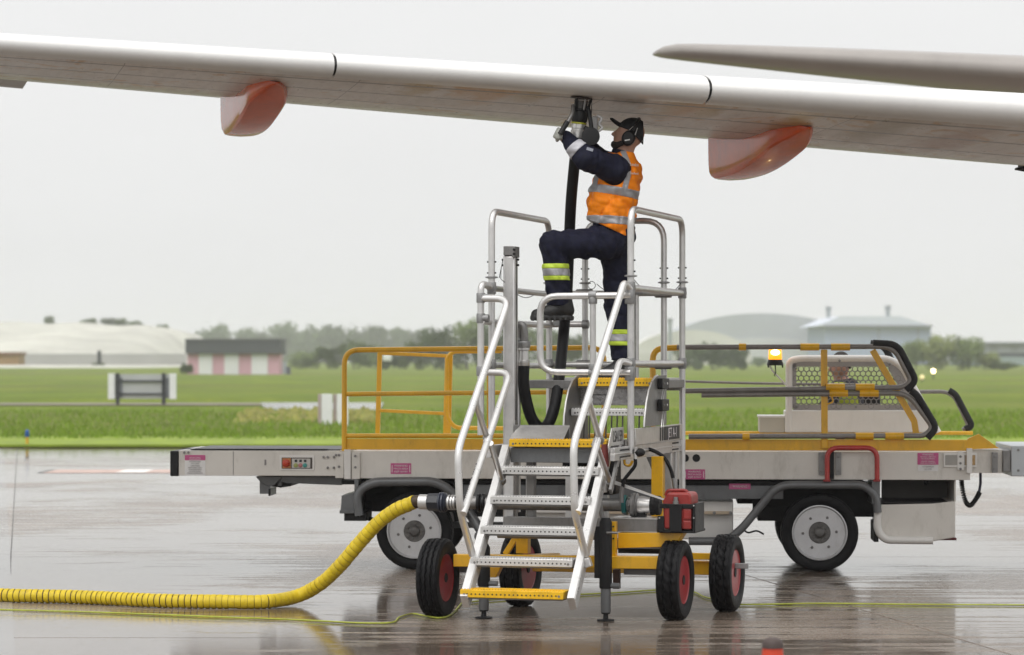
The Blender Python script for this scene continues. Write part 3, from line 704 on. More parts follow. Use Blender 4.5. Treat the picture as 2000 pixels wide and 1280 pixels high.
# tailplane, far behind the wing
TPM = M('tailplane_grey', (.33,.305,.285), .38, 0, .08, 1.5, dirt=.3, dcol=(.22,.2,.185))
secs = []
tip = P(1279, 104, 39.3); root_dir = (P(2000, 166, 37.2)-tip)
for i, (t, c, th) in enumerate(((0,.25,.035),(.012,.6,.09),(.04,.95,.13),(.09,1.15,.15),(.25,1.45,.19),(.5,1.9,.24),(.8,2.4,.29),(1.15,3.0,.34),(1.35,3.3,.37))):
    q = tip+root_dir*t; o_ = AFT*(-.55*c); sec = []
    for u, z in ((0,0),(.015,.35),(.06,.7),(.2,1),(.45,.9),(.75,.45),(1,0),(.75,-.34),(.45,-.62),(.2,-.62),(.06,-.42),(.015,-.22)):
        sec.append(q+o_+AFT*(u*c)+Z*(z*th*.86))
    secs.append(sec)
loft('tailplane', secs, TPM, plane, True, 45)
tag(plane, 'white aircraft wing with orange flap fairings and a grey tailplane', 'aircraft')

# ================================================================== WHEELS
def tyre_mesh(rad, wid, rimr, kind):
    N = 120; prof = []       # (axial, radius) outer profile
    h = wid/2; side = [(-h*.72, rimr), (-h*.88, rimr+.012), (-h*.98, rimr+(rad-rimr)*.35), (-h, rimr+(rad-rimr)*.6), (-h*.95, rimr+(rad-rimr)*.82), (-h*.86, rad-.016)]
    tread = [(-h*.8+h*1.6*i/14, rad-.004*abs(i/7-1)**2) for i in range(15)]
    prof = side+tread+[(-x, r) for x, r in side[::-1]]
    vs = []; fs = []; n = len(prof)
    for k in range(N):
        a = 2*math.pi*k/N
        for i, (x, r) in enumerate(prof):
            if 6 <= i < 21:
                j = i-6
                if kind == 'rib':
                    zig = .004*math.sin(k*math.pi/2)
                    if j in (3, 7, 11): r -= .011
                    x += zig if 2 <= j <= 12 else 0
                    if j in (0, 1, 13, 14) and k % 4 == 0: r -= .006
                else:
                    if j in (4, 10): r -= .010
                    if (k+(0 if j < 7 else 2)+(j % 3)) % 5 == 0: r -= .011
            vs.append((x, r*math.cos(a), r*math.sin(a)))
    for k in range(N):
        for i in range(n-1): fs.append((k*n+i, k*n+i+1, ((k+1)%N)*n+i+1, ((k+1)%N)*n+i))
    me = bpy.data.meshes.new('tyre'); me.from_pydata(vs, [], fs); me.materials.append(RUB)
    bm = bmesh.new(); bm.from_mesh(me); bmesh.ops.recalc_face_normals(bm, faces=bm.faces); bm.to_mesh(me); bm.free()
    me.polygons.foreach_set('use_smooth', [True]*len(me.polygons)); me.set_sharp_from_angle(angle=R(40)); return me
def data_mesh(mb, name, mat, smooth=35):
    me = bpy.data.meshes.new(name); me.from_pydata(mb.v, [], mb.f); me.materials.append(mat)
    bm = bmesh.new(); bm.from_mesh(me); bmesh.ops.recalc_face_normals(bm, faces=bm.faces); bm.to_mesh(me); bm.free()
    me.polygons.foreach_set('use_smooth', [True]*len(me.polygons)); me.set_sharp_from_angle(angle=R(smooth)); return me
AX = Vector((1,0,0))
def place_wheel(parent, c, yaw, parts, spin=0):
    e = empty('wheel', c, parent); e.rotation_euler = (spin, 0, yaw)
    for nm, me in parts:
        o = bpy.data.objects.new(nm, me); COL.objects.link(o); o.parent = e
    return e
# loader wheels: axle along +x locally, outer face at -x
lt = tyre_mesh(.338, .21, .238, 'rib')
b = MB().lathe([(-.075,.236),(-.098,.240),(-.100,.232),(-.082,.222),(-.060,.214),(-.055,.205),(-.062,.18),(-.070,.12),(-.068,.03),(-.03,.02),(.08,.05),(.09,.236)], (0,0,0), AX, 48)
lrim = data_mesh(b, 'rim', RIM, 25)
b = MB().lathe([(-.07,.095),(-.078,.095),(-.082,.088),(-.080,.084),(-.080,.05),(-.10,.045),(-.112,.03),(-.115,.005)], (0,0,0), AX, 32)
for i in range(10):
    a = i*math.pi/5; b.lathe([(-.078,.011),(-.090,.011),(-.092,.008)], (0, .068*math.cos(a), .068*math.sin(a)), AX, 6)
lhub = data_mesh(b, 'hub', M('hub_dark', (.12,.115,.11), .4, .5, .3, 20), 25)
nuts = []
def nut_mesh(i, r, off):
    a = i*math.pi/3+off; c = (0, r*math.cos(a), r*math.sin(a)); return data_mesh(MB().lathe([(-.062,.020),(-.068,.020),(-.069,.013),(-.082,.012),(-.085,.008)], c, AX, 8), 'wheel_nut', M('nut_dark', (.16,.155,.15), .4, .5, .2, 20), 25)
lparts = [('tyre', lt), ('rim', lrim), ('hub', lhub)]+[('wheel_nut', nut_mesh(i, .145, .3)) for i in range(6)]
LD = Frame(0, 24.1, R(3.5))
loader = empty('belt_loader', LD.p(.9, .6, 0))
def LU(*a): return LD.u(*a)
for px, b0 in ((811, .11), (1600, .11)):
    a0, _ = LD.az(px, 1040, b0)
    place_wheel(loader, LD.p(a0, b0, .338), R(-3.5)+R(90), lparts, R(px % 60))
    place_wheel(loader, LD.p(a0, 1.5, .338), R(-3.5)-R(90), lparts, R(20))
# ---------------- conveyor body
def ub(nm, x0, y0, x1, y1, b0, b1, mat, par=None, bev=.004): return MB().ubox(LD, x0, y0, x1, y1, b0, b1).build(nm, mat, par or loader, 30, bev)
bl = ub('conveyor_panel', 349, 880, 664, 930, 0, 1.15, WHITE); ub('end_bumper', 332, 881, 348.5, 930.5, -.01, 1.16, BLACK, bev=.01)
ub('conveyor_panel', 688, 881, 1895, 938, .012, 1.15, WHITE)
ub('conveyor_panel', 1896, 878, 1958, 924, .03, 1.13, WHITE); ub('end_plate', 1975, 871, 2080, 931, -.02, 1.17, M('end_plate_grey', (.50,.53,.55), .4, .1, .06, 4), bev=.008)
ub('hinge_bracket', 1959, 880, 1974, 922, .0, 1.1, ALUD)
ub('conveyor_belt', 372, 877.5, 664, 879.6, .06, 1.09, BLACK, bev=0)
ub('belt_lip', 356, 876.8, 640, 878.4, -.004, .05, DARK, bev=0)
ub('joint_post', 672, 878, 685, 936, -.025, .05, WHITE2); ub('joint_post', 1888, 876, 1899, 925, -.03, .05, WHITE2)
ub('joint_plate', 655, 883, 671, 934, -.012, .0, WHITE, bev=.002); ub('joint_plate', 687, 884, 703, 936, -.012, .012, WHITE, bev=.002)
ub('joint_plate', 1599, 884, 1610, 928, -.012, .012, ALUD, bev=.002); ub('joint_plate', 1632, 884, 1643, 928, -.012, .012, ALUD, bev=.002); ub('joint_slot', 1613, 882, 1629, 936, .004, .013, DARK, bev=0)
ub('joint_plate', 1938, 884, 1949, 924, -.012, .03, ALUD, bev=.002); ub('joint_plate', 1870, 882, 1883, 919, -.012, .012, WHITE2, bev=.002)
ub('panel_seam', 455, 882, 456.3, 929, -.0015, .01, INKG, bev=0)
def bolt(px, py, b, r=.011, par=None, mat=ALUD): return MB().lathe([(0,r),(-.006,r),(-.009,r*.7)], LU(px, py, b), LD.B, 8).build('bolt', mat, par or loader, 20)
for px, py in ((662,889),(662,912),(656,889),(694,891),(694,913),(1604,892),(1604,920),(1637,892),(1637,920),(1876,892),(1876,905),(1876,916),(1943,892),(1943,915),(1989,879),(1989,919),(360,884),(368,884),(640,893),(640,914),(652,893),(652,914),(632,893)): bolt(px, py, -.014 if px < 1980 else -.021)
for px in (1338, 1360): MB().lathe([(-.002,.034),(-.004,.034),(-.004,.03)], LU(px, 895, .012), LD.B, 18).build('port_hole', DARK, loader, 20)
# control recess on the left panel
cp = ub('control_recess', 546, 889, 614, 919, -.006, .02, WHITE2, bev=.002)
ub('recess_back', 550, 894, 610, 916, -.0075, .0, M('recess_dark', (.06,.045,.035), .5), cp, 0)
ub('switch_plate', 551.5, 895, 568, 915, -.012, .0, M('switch_orange', (.45,.18,.06), .5, 0, .2, 30), cp, 0)
MB().lathe([(-.012,.034),(-.02,.034),(-.022,.026),(-.045,.022),(-.048,.012)], LU(559.5, 905, .0), LD.B, 20).build('stop_button', M('stop_red', (.5,.05,.02), .35), cp)
ub('button_plate', 570, 896, 606, 914.5, -.011, .0, M('button_plate', (.52,.50,.47), .5, 0, .05, 20), cp, 0)
for px, c in ((578,(.35,.38,.12)),(587,(.45,.17,.17)),(596,(.05,.30,.27))):
    MB().lathe([(-.011,.019),(-.018,.019),(-.02,.012)], LU(px, 909, .0), LD.B, 16).build('push_button', M('btn_%d'%px, c, .4), cp)
    ub('button_mark', px-2.5, 898, px+2.5, 903, -.013, -.01, INK, cp, 0)
rc = ub('socket_recess', 1843, 885, 1908, 913, -.006, .02, WHITE2, bev=.003); ub('recess_back', 1846, 889, 1905, 909, -.0075, .0, M('recess_grey', (.36,.345,.32), .5), rc, 0)
ub('socket', 1886, 889.5, 1904.5, 908.5, -.014, 0, M('socket_tan', (.38,.24,.10), .5, 0, .4, 60), rc, 0)
MB().lathe([(-.014,.012),(-.024,.010)], LU(1895, 899, 0), LD.B, 10).build('socket_pin', INK, rc)
ub('status_mark', 516.5, 898, 520, 909, -.002, .01, INKG, bev=0)
# stickers
def sticker(x0, y0, x1, y1, lines, col=PINK, ink=INKW, b0=-.002, head=None, size=None, nm='warning_sticker'):
    st = ub(nm, x0, y0, x1, y1, b0, b0+.004, col, bev=0)
    a0, z1 = LD.az(x0, y0, b0); a1, z0 = LD.az(x1, y1, b0); n = len(lines); hgt = (z1-z0)
    if head:
        ub('header', x0, y0, x1, y0+(y1-y0)*head, b0-.0015, b0, PINK, st, 0)
    for i, (s_, yy, k, inkc) in enumerate(lines):
        c = LD.p((a0+a1)/2, b0-.003, z1-hgt*yy); tx = text('lettering', s_, hgt*k, c, LD.A, Z, inkc or ink, st)
        wd = max(1e-3, tx.dimensions.x if tx.dimensions.x > 0 else 1)
        ws = [v.co.dot(LD.A) for v in tx.data.vertices]; w_ = max(ws)-min(ws); lim = (a1-a0)*.84
        if w_ > lim:
            for v in tx.data.vertices: q = v.co.dot(LD.A); v.co = v.co+LD.A*(q*(lim/w_-1))
    return st
for x0, y0, x1, y1, b0 in ((763,905,803,926,.008),(1336,917,1377,936.5,.008)):
    st = sticker(x0, y0, x1, y1, [('WARNING',.24,.26,None),('PINCH AREA',.52,.24,None),('KEEP AWAY',.79,.24,None)], b0=b0)
    for q in (x0+2.2, x1-3.4): ub('border', q, y0+4, q+1.2, y1-3, b0-.0015, b0, INKW, st, 0)
sticker(1424, 945, 1466, 956, [('! WARNING !',.5,.62,None)], b0=.098)
sticker(1792, 885, 1833, 908, [('WARNING',.14,.2,None),('DO NOT OPERATE',.34,.15,None),('THIS EQUIPMENT',.5,.15,None),('UNLESS TRAINED',.72,.15,None),('AND AUTHORISED',.88,.15,None)], b0=.008)
sticker(1793, 908.5, 1832, 920.5, [('ATTENTION',.3,.34,INKG),('NO STEP',.7,.3,INKG)], PAPER, INKG, b0=.008)
sticker(361, 889, 401, 929, [('DO NOT DRIVE',.13,.075,INKW),('UNDER AIRCRAFT',.21,.075,INKW),('ATTENTION',.33,.10,None),('STAY CLEAR',.42,.07,None),('CAUTION',.53,.10,None),('KEEP HANDS CLEAR',.62,.075,None),('OF MOVING PARTS',.71,.075,None),('DO NOT STAND',.80,.075,None),('UNDER CONVEYOR',.89,.085,None)], PAPER, INKG, head=.26)
# ---------------- yellow kick boards and rails
YB = ub('kick_board', 677, 857, 1890, 881, .0, .03, YEL)
MB().uprism(LD, [(1890,857),(1912,848),(1952,876),(1890,878)], .0, .05).build('kick_board_end', YEL, loader, 0, .003)
tube('kick_rail', [LU(676, 851.5, .01), LU(1330, 851.5, .01)], .021, YEL, loader)
ub('kick_board', 690, 858, 1900, 879, 1.12, 1.15, YEL)
tube('kick_rail', [LU(1330, 846, .9), LU(1900, 846, .9)], .018, YEL, loader)
rl = tube('guard_rail', [LU(672.5, 881, 0), LU(672.5, 684, 0), LU(1180, 679, 0), LU(1180, 852, 0)], .0235, YEL, loader, .13)
tube('mid_rail', [LU(677, 770, 0), LU(1115, 766, 0)], .021, YEL, loader)
for px in (955,): tube('rail_post', [LU(px, 852, 0), LU(px, 683, 0)], .02, YEL, loader)
# gate frame on the far side
def fb(nm, p0, p1, w_, h_, mat=YEL): return MB().beam(p0, p1, w_, h_, LD.B).build(nm, mat, loader, 30, .004)
fb('far_post', LU(737.5, 855, 1.1), LU(742, 688, 1.1), .05, .042); fb('far_post', LU(873, 855, 1.1), LU(877, 692, 1.1), .05, .07)
fb('far_bar', LU(743, 690, 1.09), LU(872, 695.5, 1.09), .04, .032); fb('far_bar', LU(741, 802, 1.09), LU(868, 808, 1.09), .04, .03)
tube('far_rail', [LU(1000, 837, 1.0), LU(888, 836, 1.0), LU(873, 815, 1.0), LU(873, 700, 1.0), LU(884, 687, 1.0), LU(980, 686, 1.0)], .02, YEL, loader, .09)
# right hand rails: grey telescopic tubes with yellow sleeves and black foam on the ends
tube('rail_stub', [LU(1275, 852, 0), LU(1275, 681, 0), LU(1327, 679, 0)], .027, YEL, loader, .1)
TUBEG = M('telescopic_tube', (.24,.225,.21), .4, .35, .15, 10, dirt=.4)
def foam(pts): tube('foam_sleeve', pts, .032, M('foam_black', (.014,.014,.015), .75, 0, .2, 30, .3, 200), loader, .08)
def rail(nm, pts, fpts=None, sleeves=(), r=.023, b=0):
    t_ = tube(nm, [LU(x, y, b) for x, y in pts], r, TUBEG, loader, .11)
    for x0, x1, y in sleeves: MB().tube([LU(x0, y, b), LU(x1, y, b)], r+.009, 14).build('yellow_sleeve', YEL, t_, 40)
    return t_
rail('telescopic_rail', [(1322,678.5),(1745,677),(1780,745),(1762,757),(1330,764)], None, [(1443,1457,678),(1563,1600,678),(1623,1660,678),(1613,1650,756.5),(1671,1708,756.5)], b=-.03)
foam([LU(1705, 670.5, -.03), LU(1752, 673, -.03), LU(1789, 744, -.03), LU(1769, 762, -.03)])
foam([LU(1700, 671, .9), LU(1728, 676, .9), LU(1752, 730, .9), LU(1751, 744, .9)])
rail('telescopic_rail', [(1370,772),(1772,768),(1822,835),(1806,851.5),(1345,853)], None, [(1620,1656,768.5),(1679,1716,768.5),(1671,1706,852),(1729,1765,852),(1450,1464,853)], b=-.035)
foam([LU(1779, 763, -.04), LU(1791, 772, -.04), LU(1829, 836, -.04), LU(1811, 856, -.04)])
rail('telescopic_rail', [(1700,766),(1860,765),(1892,832),(1880,840)], None, (), .019, b=.95)
foam([LU(1853, 763, .95), LU(1866, 771, .95), LU(1898, 832, .95), LU(1885, 839, .95)])
rail('telescopic_rail', [(1330,745),(1480,749),(1700,752)], None, (), .012, b=.9)
fb('rail_upright', LU(1610.5, 876, .0), LU(1609.5, 683, .0), .045, .056); fb('rail_upright', LU(1608, 800, .9), LU(1607, 690, .9), .04, .04)
fb('raking_post', LU(1704, 684, .02), LU(1785, 822, .02), .03, .055); fb('raking_post', LU(1785, 820, .02), LU(1790, 852, .02), .032, .054)
tube('latch_hook', [LU(1622, 768, -.05), LU(1628, 785, -.05), LU(1616, 790, -.05)], .007, YEL, loader, .02, 8)
# ---------------- chassis
MB().uprism(LD, [(500,931),(668,932),(668,948),(560,944)], .18, .95).build('boom_arm', STEEL, loader, 0, .004)
MB().uprism(LD, [(499,931),(552,931),(535,949),(520,949),(507,940)], .14, .4).build('boom_bracket', STEEL, loader, 0, .004)
MB().uprism(LD, [(550,934),(574,938),(568,950),(548,953),(530,950)], .2, .9).build('boom_knuckle', DARK, loader, 0, .004)
MB().lathe([(0,.022),(-.02,.022),(-.024,.014)], LU(547, 945, .2), LD.B, 14).build('pivot_pin', STEEL, loader)
ub('boom_stop', 507, 940, 528, 965, .16, .5, STEEL); ub('boom_stop_rubber', 524, 955, 528.5, 969, .15, .5, BLACK)
ub('boom_beam', 668, 938, 1520, 949, .14, 1.0, DARK)
CH = ub('chassis_rail', 905, 947, 1530, 975, .1, .3, STEEL); ub('chassis_rail', 905, 947, 1530, 975, 1.15, 1.3, STEEL)
ub('chassis_lip', 1130, 971, 1520, 974.5, .085, .1, STEEL, bev=0); ub('painted_shadow_gap', 700, 938.5, 1690, 946, .11, 1.2, DARK, bev=0)  # the long dark strip is solid and stands in for shade under the conveyor
ub('body_box', 1040, 976, 1432, 1054, .25, 1.1, WHITE2, bev=.01); ub('body_trim', 1040, 978, 1432, 1004, .18, .25, WHITE2, bev=.01); ub('body_trim', 1150, 998, 1425, 1005, .165, .185, M('trim_tan',(.55,.44,.32),.4), bev=.003)
for px in (1395, 1427): bolt(px, 1002, .163, .014)
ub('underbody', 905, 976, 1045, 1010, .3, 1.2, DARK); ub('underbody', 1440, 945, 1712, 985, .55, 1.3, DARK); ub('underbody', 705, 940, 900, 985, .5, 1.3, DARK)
ub('axle_beam', 1480, 990, 1560, 1018, .5, 1.2, DARK); ub('axle_beam', 870, 1020, 1000, 1032, .6, .7, STEEL)
tube('loose_cable', [LU(1448, 1030, .3), LU(1460, 1042, .3), LU(1478, 1036, .3), LU(1492, 1044, .3)], .008, BLACK, loader, .03, 8)
# fenders: sheet arches with a rolled lip
def fender(pix, b0, b1, th=.018, lip=.045):
    pts = fillet([LU(x, y, b0) for x, y in pix], .14, 5); n = len(pts); vs = []; fs = []
    for p in pts: vs += [p, p+LD.B*(b1-b0), p-Z*th, p-Z*th+LD.B*(b1-b0)]
    for i in range(n-1):
        a, c = i*4, i*4+4; fs += [(a,c,c+1,a+1),(a+2,a+3,c+3,c+2),(a,a+2,c+2,c),(a+1,c+1,c+3,a+3)]
    f = mkobj('fender', vs, fs, STEEL, loader, 40)
    MB().tube([p-Z*.006 for p in pts], lip, 12).build('rolled_lip', STEEL, f, 50); return f
fender([(702,1006),(696,960),(728,940),(852,939),(892,965),(905,1010)], -.02, .55, lip=.040)
fender([(1345,1056),(1418,1056),(1446,1035),(1512,955),(1535,946),(1688,946),(1712,968),(1714,1000)], -.02, .55, lip=.036)
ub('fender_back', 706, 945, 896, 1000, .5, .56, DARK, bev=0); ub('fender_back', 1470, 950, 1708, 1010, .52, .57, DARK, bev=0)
ub('fender_apron', 692, 937, 700, 960, -.03, .5, STEEL); ub('fender_apron', 1703, 940, 1719, 985, -.04, .5, STEEL)
fs_ = MB().uprism(LD, [(667,968),(690,962),(694,962),(694,1003),(664,1003),(666,985)], .05, .5).build('front_step', STEEL, loader, 0, .006)
ub('front_step_base', 672, 1001, 716, 1018, .08, .5, DARK, bev=.006); ub('front_step_lip', 663, 997, 700, 1003.5, .03, .5, STEEL, bev=.004)
tube('suspension_link', [LU(716, 1012, .3), LU(745, 1020, .4)], .02, DARK, loader)
tube('tow_link', [LU(905, 985, .2), LU(945, 1045, .1)], .045, STEEL, loader); MB().lathe([(0,.05),(.06,.05)], LU(937, 1048, .05), LD.B, 14).build('tow_knuckle', STEEL, loader)
# rear step box
rs = MB().uprism(LD, [(1718,986),(1820,984),(1866,979),(1866,1050),(1822,1058),(1735,1058),(1716,1040)], .05, .9).build('step_box', WHITE, loader, 0, .01)
MB().tube(fillet([LU(1715, 988, .02), LU(1713, 1035, .02), LU(1728, 1055, .02), LU(1822, 1056, .02)], .12), .034, 12).build('step_lip', WHITE2, rs, 50)
ub('step_recess', 1722, 926, 1866, 979, .7, .74, M('recess_brown', (.13,.12,.11), .6), bev=.003); ub('step_side', 1864, 925, 1867, 980, .05, .74, WHITE, bev=.002); ub('step_floor', 1720, 980, 1862, 983, .06, .74, DARK, bev=0)
ub('step_bracket', 1707, 1020, 1716, 1059, .06, .5, DARK)
tube('tow_latch', [LU(1832, 1053, .3), LU(1868, 1053, .3)], .012, M('dark_red',(.14,.015,.02),.4), loader)
for q in ([(1808,926),(1810,940),(1820,932),(1834,928)], [(1806,926),(1807,945),(1812,942)], [(1815,938),(1830,934),(1838,926)]): tube('cable_bundle', [LU(x, y, .5) for x, y in q], .016, BLACK, loader, .03, 8)
tube('grab_rail', [LU(1615.5, 941, -.06), LU(1615.5, 875, -.06), LU(1713, 875, -.06), LU(1713, 941, -.06)], .022, RED, loader, .1)
for px in (1615, 1713): ub('grab_foot', px-7, 937, px+7, 941, -.09, -.03, M('red_dark',(.25,.02,.02),.4), bev=.002)
# coiled cord
pts = []; path = spline([LU(1878, 926, .3), LU(1879, 950, .3), LU(1886, 980, .3), LU(1896, 987, .3), LU(1908, 972, .3), LU(1913, 962, .3)], 14)
for i in range(len(path)*7):
    t_ = i/7; k = min(int(t_), len(path)-2); f = t_-k; c = path[k].lerp(path[k+1], min(1, f)); d = (path[k+1]-path[k]).normalized(); u_ = LD.B; v_ = d.cross(u_); a = i*2*math.pi/14
    pts.append(c+u_*math.cos(a)*.017+v_*math.sin(a)*.017)
MB().tube(pts, .0065, 6).build('coiled_cord', BLACK, loader, 60); tube('cord_plug', [LU(1915, 924, .3), LU(1915, 945, .3), LU(1912, 964, .3)], .012, M('plug_navy',(.012,.014,.05),.4), loader)
# ---------------- driver's seat guard
GB = .75
tube('guard_hoop', [LU(1541, 842, GB), LU(1541, 705, GB), LU(1562, 700.5, GB), LU(1735, 700.5, GB), LU(1762, 716, GB), LU(1832, 845, GB)], .031, WHITE2, loader, .12)
MB().uprism(LD, [(1533,802),(1806,802),(1830,845),(1533,845)], GB-.02, GB+.35).build('seat_panel', WHITE2, loader, 0, .01)
ub('battery_box', 1483, 813, 1533, 845, GB, GB+.4, M('box_beige',(.50,.47,.40),.45,0,.05,4), bev=.006); ub('box_edge', 1481, 812, 1535, 816, GB-.01, GB+.42, WHITE2, bev=.003)
# perforated guard plate: hexagonal holes
def hexplate():
    pit = 10.4/FPX*24.8; ro = pit/math.sqrt(3); ri = ro*.80; vs = []; fs = []; poly = [(1549,710),(1738,710),(1756,722),(1794,797),(1549,797)]
    o = LU(1549, 797, GB); dx = LD.A; W = (LU(1794, 797, GB)-o).length; Hh = (LU(1549, 710, GB)-o).length
    cut = lambda y: W-(W-(LU(1745, 710, GB)-LU(1549, 710, GB)).length)*(y/Hh)
    r_ = 0; y = ro*.6
    while y < Hh-ro*.5:
        x = pit*.5+(pit/2 if r_ % 2 else 0)
        while x < cut(y)-pit*.4:
            k = len(vs)
            for i in range(6):
                a = math.pi/6+i*math.pi/3; d = dx*math.cos(a)+Z*math.sin(a); c = o+dx*x+Z*y; vs += [c+d*ro*1.001, c+d*ri]
            for i in range(6): j = (i+1) % 6; fs.append((k+2*i, k+2*j, k+2*j+1, k+2*i+1))
            x += pit
        y += ro*1.5; r_ += 1
    return vs, fs
vs, fs = hexplate(); hx = mkobj('guard_mesh', vs, fs, M('guard_mesh_grey', (.23,.22,.22), .45, .4, .1, 8), loader, 0); sm = hx.modifiers.new('thickness', 'SOLIDIFY'); sm.thickness = .004
def frame_strip(p, q, w_): MB().beam(p, q, .006, w_, LD.B).build('guard_plate_edge', M('guard_edge',(.33,.32,.32),.45,.3), loader, 0)
frame_strip(LU(1549, 711, GB), LU(1742, 711, GB), .05); frame_strip(LU(1549, 796, GB), LU(1796, 796, GB), .05); frame_strip(LU(1551, 711, GB), LU(1551, 797, GB), .04); frame_strip(LU(1745, 712, GB), LU(1795, 797, GB), .12)
for px, py in ((1555,720),(1640,705),(1738,712),(1556,794),(1672,795),(1775,792)): bolt(px, py, GB-.035, .012)
# beacon
bc = LU(1514, 714, GB-.1); BG = M('beacon_amber', (1,.36,.02), .25, 0, 0, emit=1.3); 
MB().lathe([(0,.074),(.012,.074),(.045,.062),(.052,.062)], bc, Z, 24).build('beacon_base', BLACK, loader)
bd = MB().lathe([(.052,.058),(.065,.061),(.135,.058),(.15,.05),(.155,.02)], bc, Z, 24).build('beacon_lens', BG, loader)
MB().ball(bc+Z*.115-LD.B*.056, .026, 8, (1.5,.5,.9)).build('beacon_flash', M('beacon_core', (1,.85,.45), .3, 0, 0, emit=14), bd)
for dx in (-13, 14): tube('beacon_foot', [bc+LD.A*(dx*.0046), bc+LD.A*(dx*.0048)-Z*.02], .007, DARK, loader)
tube('beacon_bracket', [bc+LD.A*-.05, LU(1508, 724, GB-.1), LU(1540, 757, GB-.02)], .008, WHITE2, loader); tube('beacon_wire', [bc, LU(1515, 728, GB-.1), LU(1512, 735, GB-.1)], .005, BLACK, loader)
tag(loader, 'white and grey baggage belt loader with yellow guard rails and an amber beacon', 'belt loader')

# ================================================================== FUELLING STEPS
ST = Frame(0, 20, R(16))
def SU(*a): return ST.u(*a)
steps = empty('fuelling_steps', ST.p(.4, .2, 0))
def sb(nm, x0, y0, x1, y1, b0, b1, mat, par=None, bev=.003): return MB().ubox(ST, x0, y0, x1, y1, b0, b1).build(nm, mat, par or steps, 30, bev)
def fbx(nm, a0, a1, b0, b1, z0, z1, mat, par=None, bev=.003): return MB().fbox(ST, a0, a1, b0, b1, z0, z1).build(nm, mat, par or steps, 30, bev)
def stube(nm, pts, r=.0245, mat=ALU, fil=.1, par=None): return tube(nm, pts, r, mat, par or steps, fil, 14)
def clamp(p, axis, r=.033, l=.085, mat=CLAMP):
    ax = Vector(axis).normalized(); o = p-ax*(l/2)
    return MB().lathe([(0,r*.93),(.006,r),(l-.006,r),(l,r*.93)], o, ax, 14).build('clamp', mat, steps, 30)
aR, aL, bF, bB = .883, -.168, .0, 1.70
pp = ST.p
# hoops and posts
stube('guard_hoop', [pp(aR, 0, 1.17), pp(aR, 0, 2.92), pp(aR, bB, 2.92), pp(aR, bB, .82)], fil=.13)
stube('guard_hoop', [pp(aL, .05, 1.33), pp(aL, .05, 2.92), pp(aL, 1.64, 2.92), pp(aL, 1.64, 1.33)], fil=.13)
stube('guard_hoop', [pp(.094, bB+.05, 1.66), pp(.094, bB+.05, 2.92), pp(.726, bB+.05, 2.92), pp(.726, bB+.05, 1.66)], fil=.16)
stube('corner_post', [SU(939, 850, -.15), SU(939, 553, -.15), pp(aL, .0, 2.37)], fil=.07)
for z, b1 in ((2.355, 1.76), (1.81, 1.76)): stube('side_rail', [pp(aR, -.02, z), pp(aR, b1, z)], .0235)
for z, b0 in ((2.36, .02), (2.115, -.17), (1.80, .0)): stube('side_rail', [pp(aL-.01, b0, z), pp(aL, 1.68, z-.01)], .0225)
stube('rear_rail', [pp(aL, bB, 2.355), pp(aR+.02, bB, 2.355)], .0235); stube('rear_rail', [pp(aL, bB, 1.80), pp(aR+.02, bB, 1.80)], .0235)
stube('rear_rail', [pp(aL, bB, 2.115), pp(.13, bB, 2.115)], .0235)
stube('rear_post', [pp(.52, bB-.02, 1.66), pp(.52, bB-.02, 2.34)], .0235)
stube('gate_loop', [SU(1232, 577, -.05), SU(1055, 579, -.05), SU(1055, 727, -.05), SU(1232, 728, -.05)], .0245, fil=.13)
stube('gate_bar', [SU(1158, 577, -.05), SU(1158, 728, -.05)], .0225)
# clamps at every crossing
for z in (2.355, 1.81):
    for b0 in (0, bB): clamp(pp(aR, b0, z), Z); clamp(pp(aR, b0+(.0 if b0 else .0), z), ST.B, .031, .07)
for z in (2.36, 1.80):
    for b0 in (.05, 1.64): clamp(pp(aL, b0, z), Z); clamp(pp(aL, b0, z), ST.B, .031, .07)
for a0 in (.094, .726):
    for z in (2.355, 1.80): clamp(pp(a0, bB+.03, z), ST.A, .036, .13)
clamp(pp(.11, bB, 2.115), ST.A, .034, .05); clamp(SU(1088, 630, 1.62), ST.B, .03, .05)
for y in (582, 622, 725): clamp(SU(939, y, -.15), Z, .032, .07); clamp(SU(947, y, -.15), ST.A, .029, .06)
for y in (577, 728): clamp(SU(1158, y, -.05), ST.A, .032, .055); clamp(SU(1158, y+(10 if y < 600 else -10), -.05), Z, .031, .05)
for y in (580, 730): clamp(SU(1230, y, -.03), Z, .036, .10)
# pin joints of the hoops: collars, bolts, lanyards
for a0, b0 in ((aR,0),(aR,bB),(aL,.05),(aL,1.64),(.094,bB+.05),(.726,bB+.05)):
    MB().lathe([(0,.03),(.004,.046),(.012,.046),(.016,.03)], pp(a0, b0, 2.43), Z, 16).build('pin_collar', CLAMP, steps, 30)
    for z in (2.47, 2.55): MB().tube([pp(a0-.034, b0, z), pp(a0+.034, b0, z)], .006, 6).build('pin', DARK, steps, 30)
def sag(p0, p1, d, n=10): return [p0.lerp(p1, i/n)-Z*(d*4*(i/n)*(1-i/n)) for i in range(n+1)]
for p0, p1 in ((pp(aR, .05, 2.43), pp(aR, .9, 2.36)), (pp(aR, 1.65, 2.43), pp(aR, .9, 2.36)), (pp(aL, .6, 2.36), pp(aL, 1.3, 2.36)), (pp(.2, bB, 2.43), pp(.5, bB, 2.36))): tube('lanyard', sag(p0, p1, .05), .003, DARK, steps, 0, 5)
tube('pin_clip', [pp(.16, bB, 2.42)+ST.A*(.03*math.cos(t))+Z*(.03*math.sin(t)) for t in [i*.6 for i in range(12)]], .003, ALUD, steps, 0, 5)
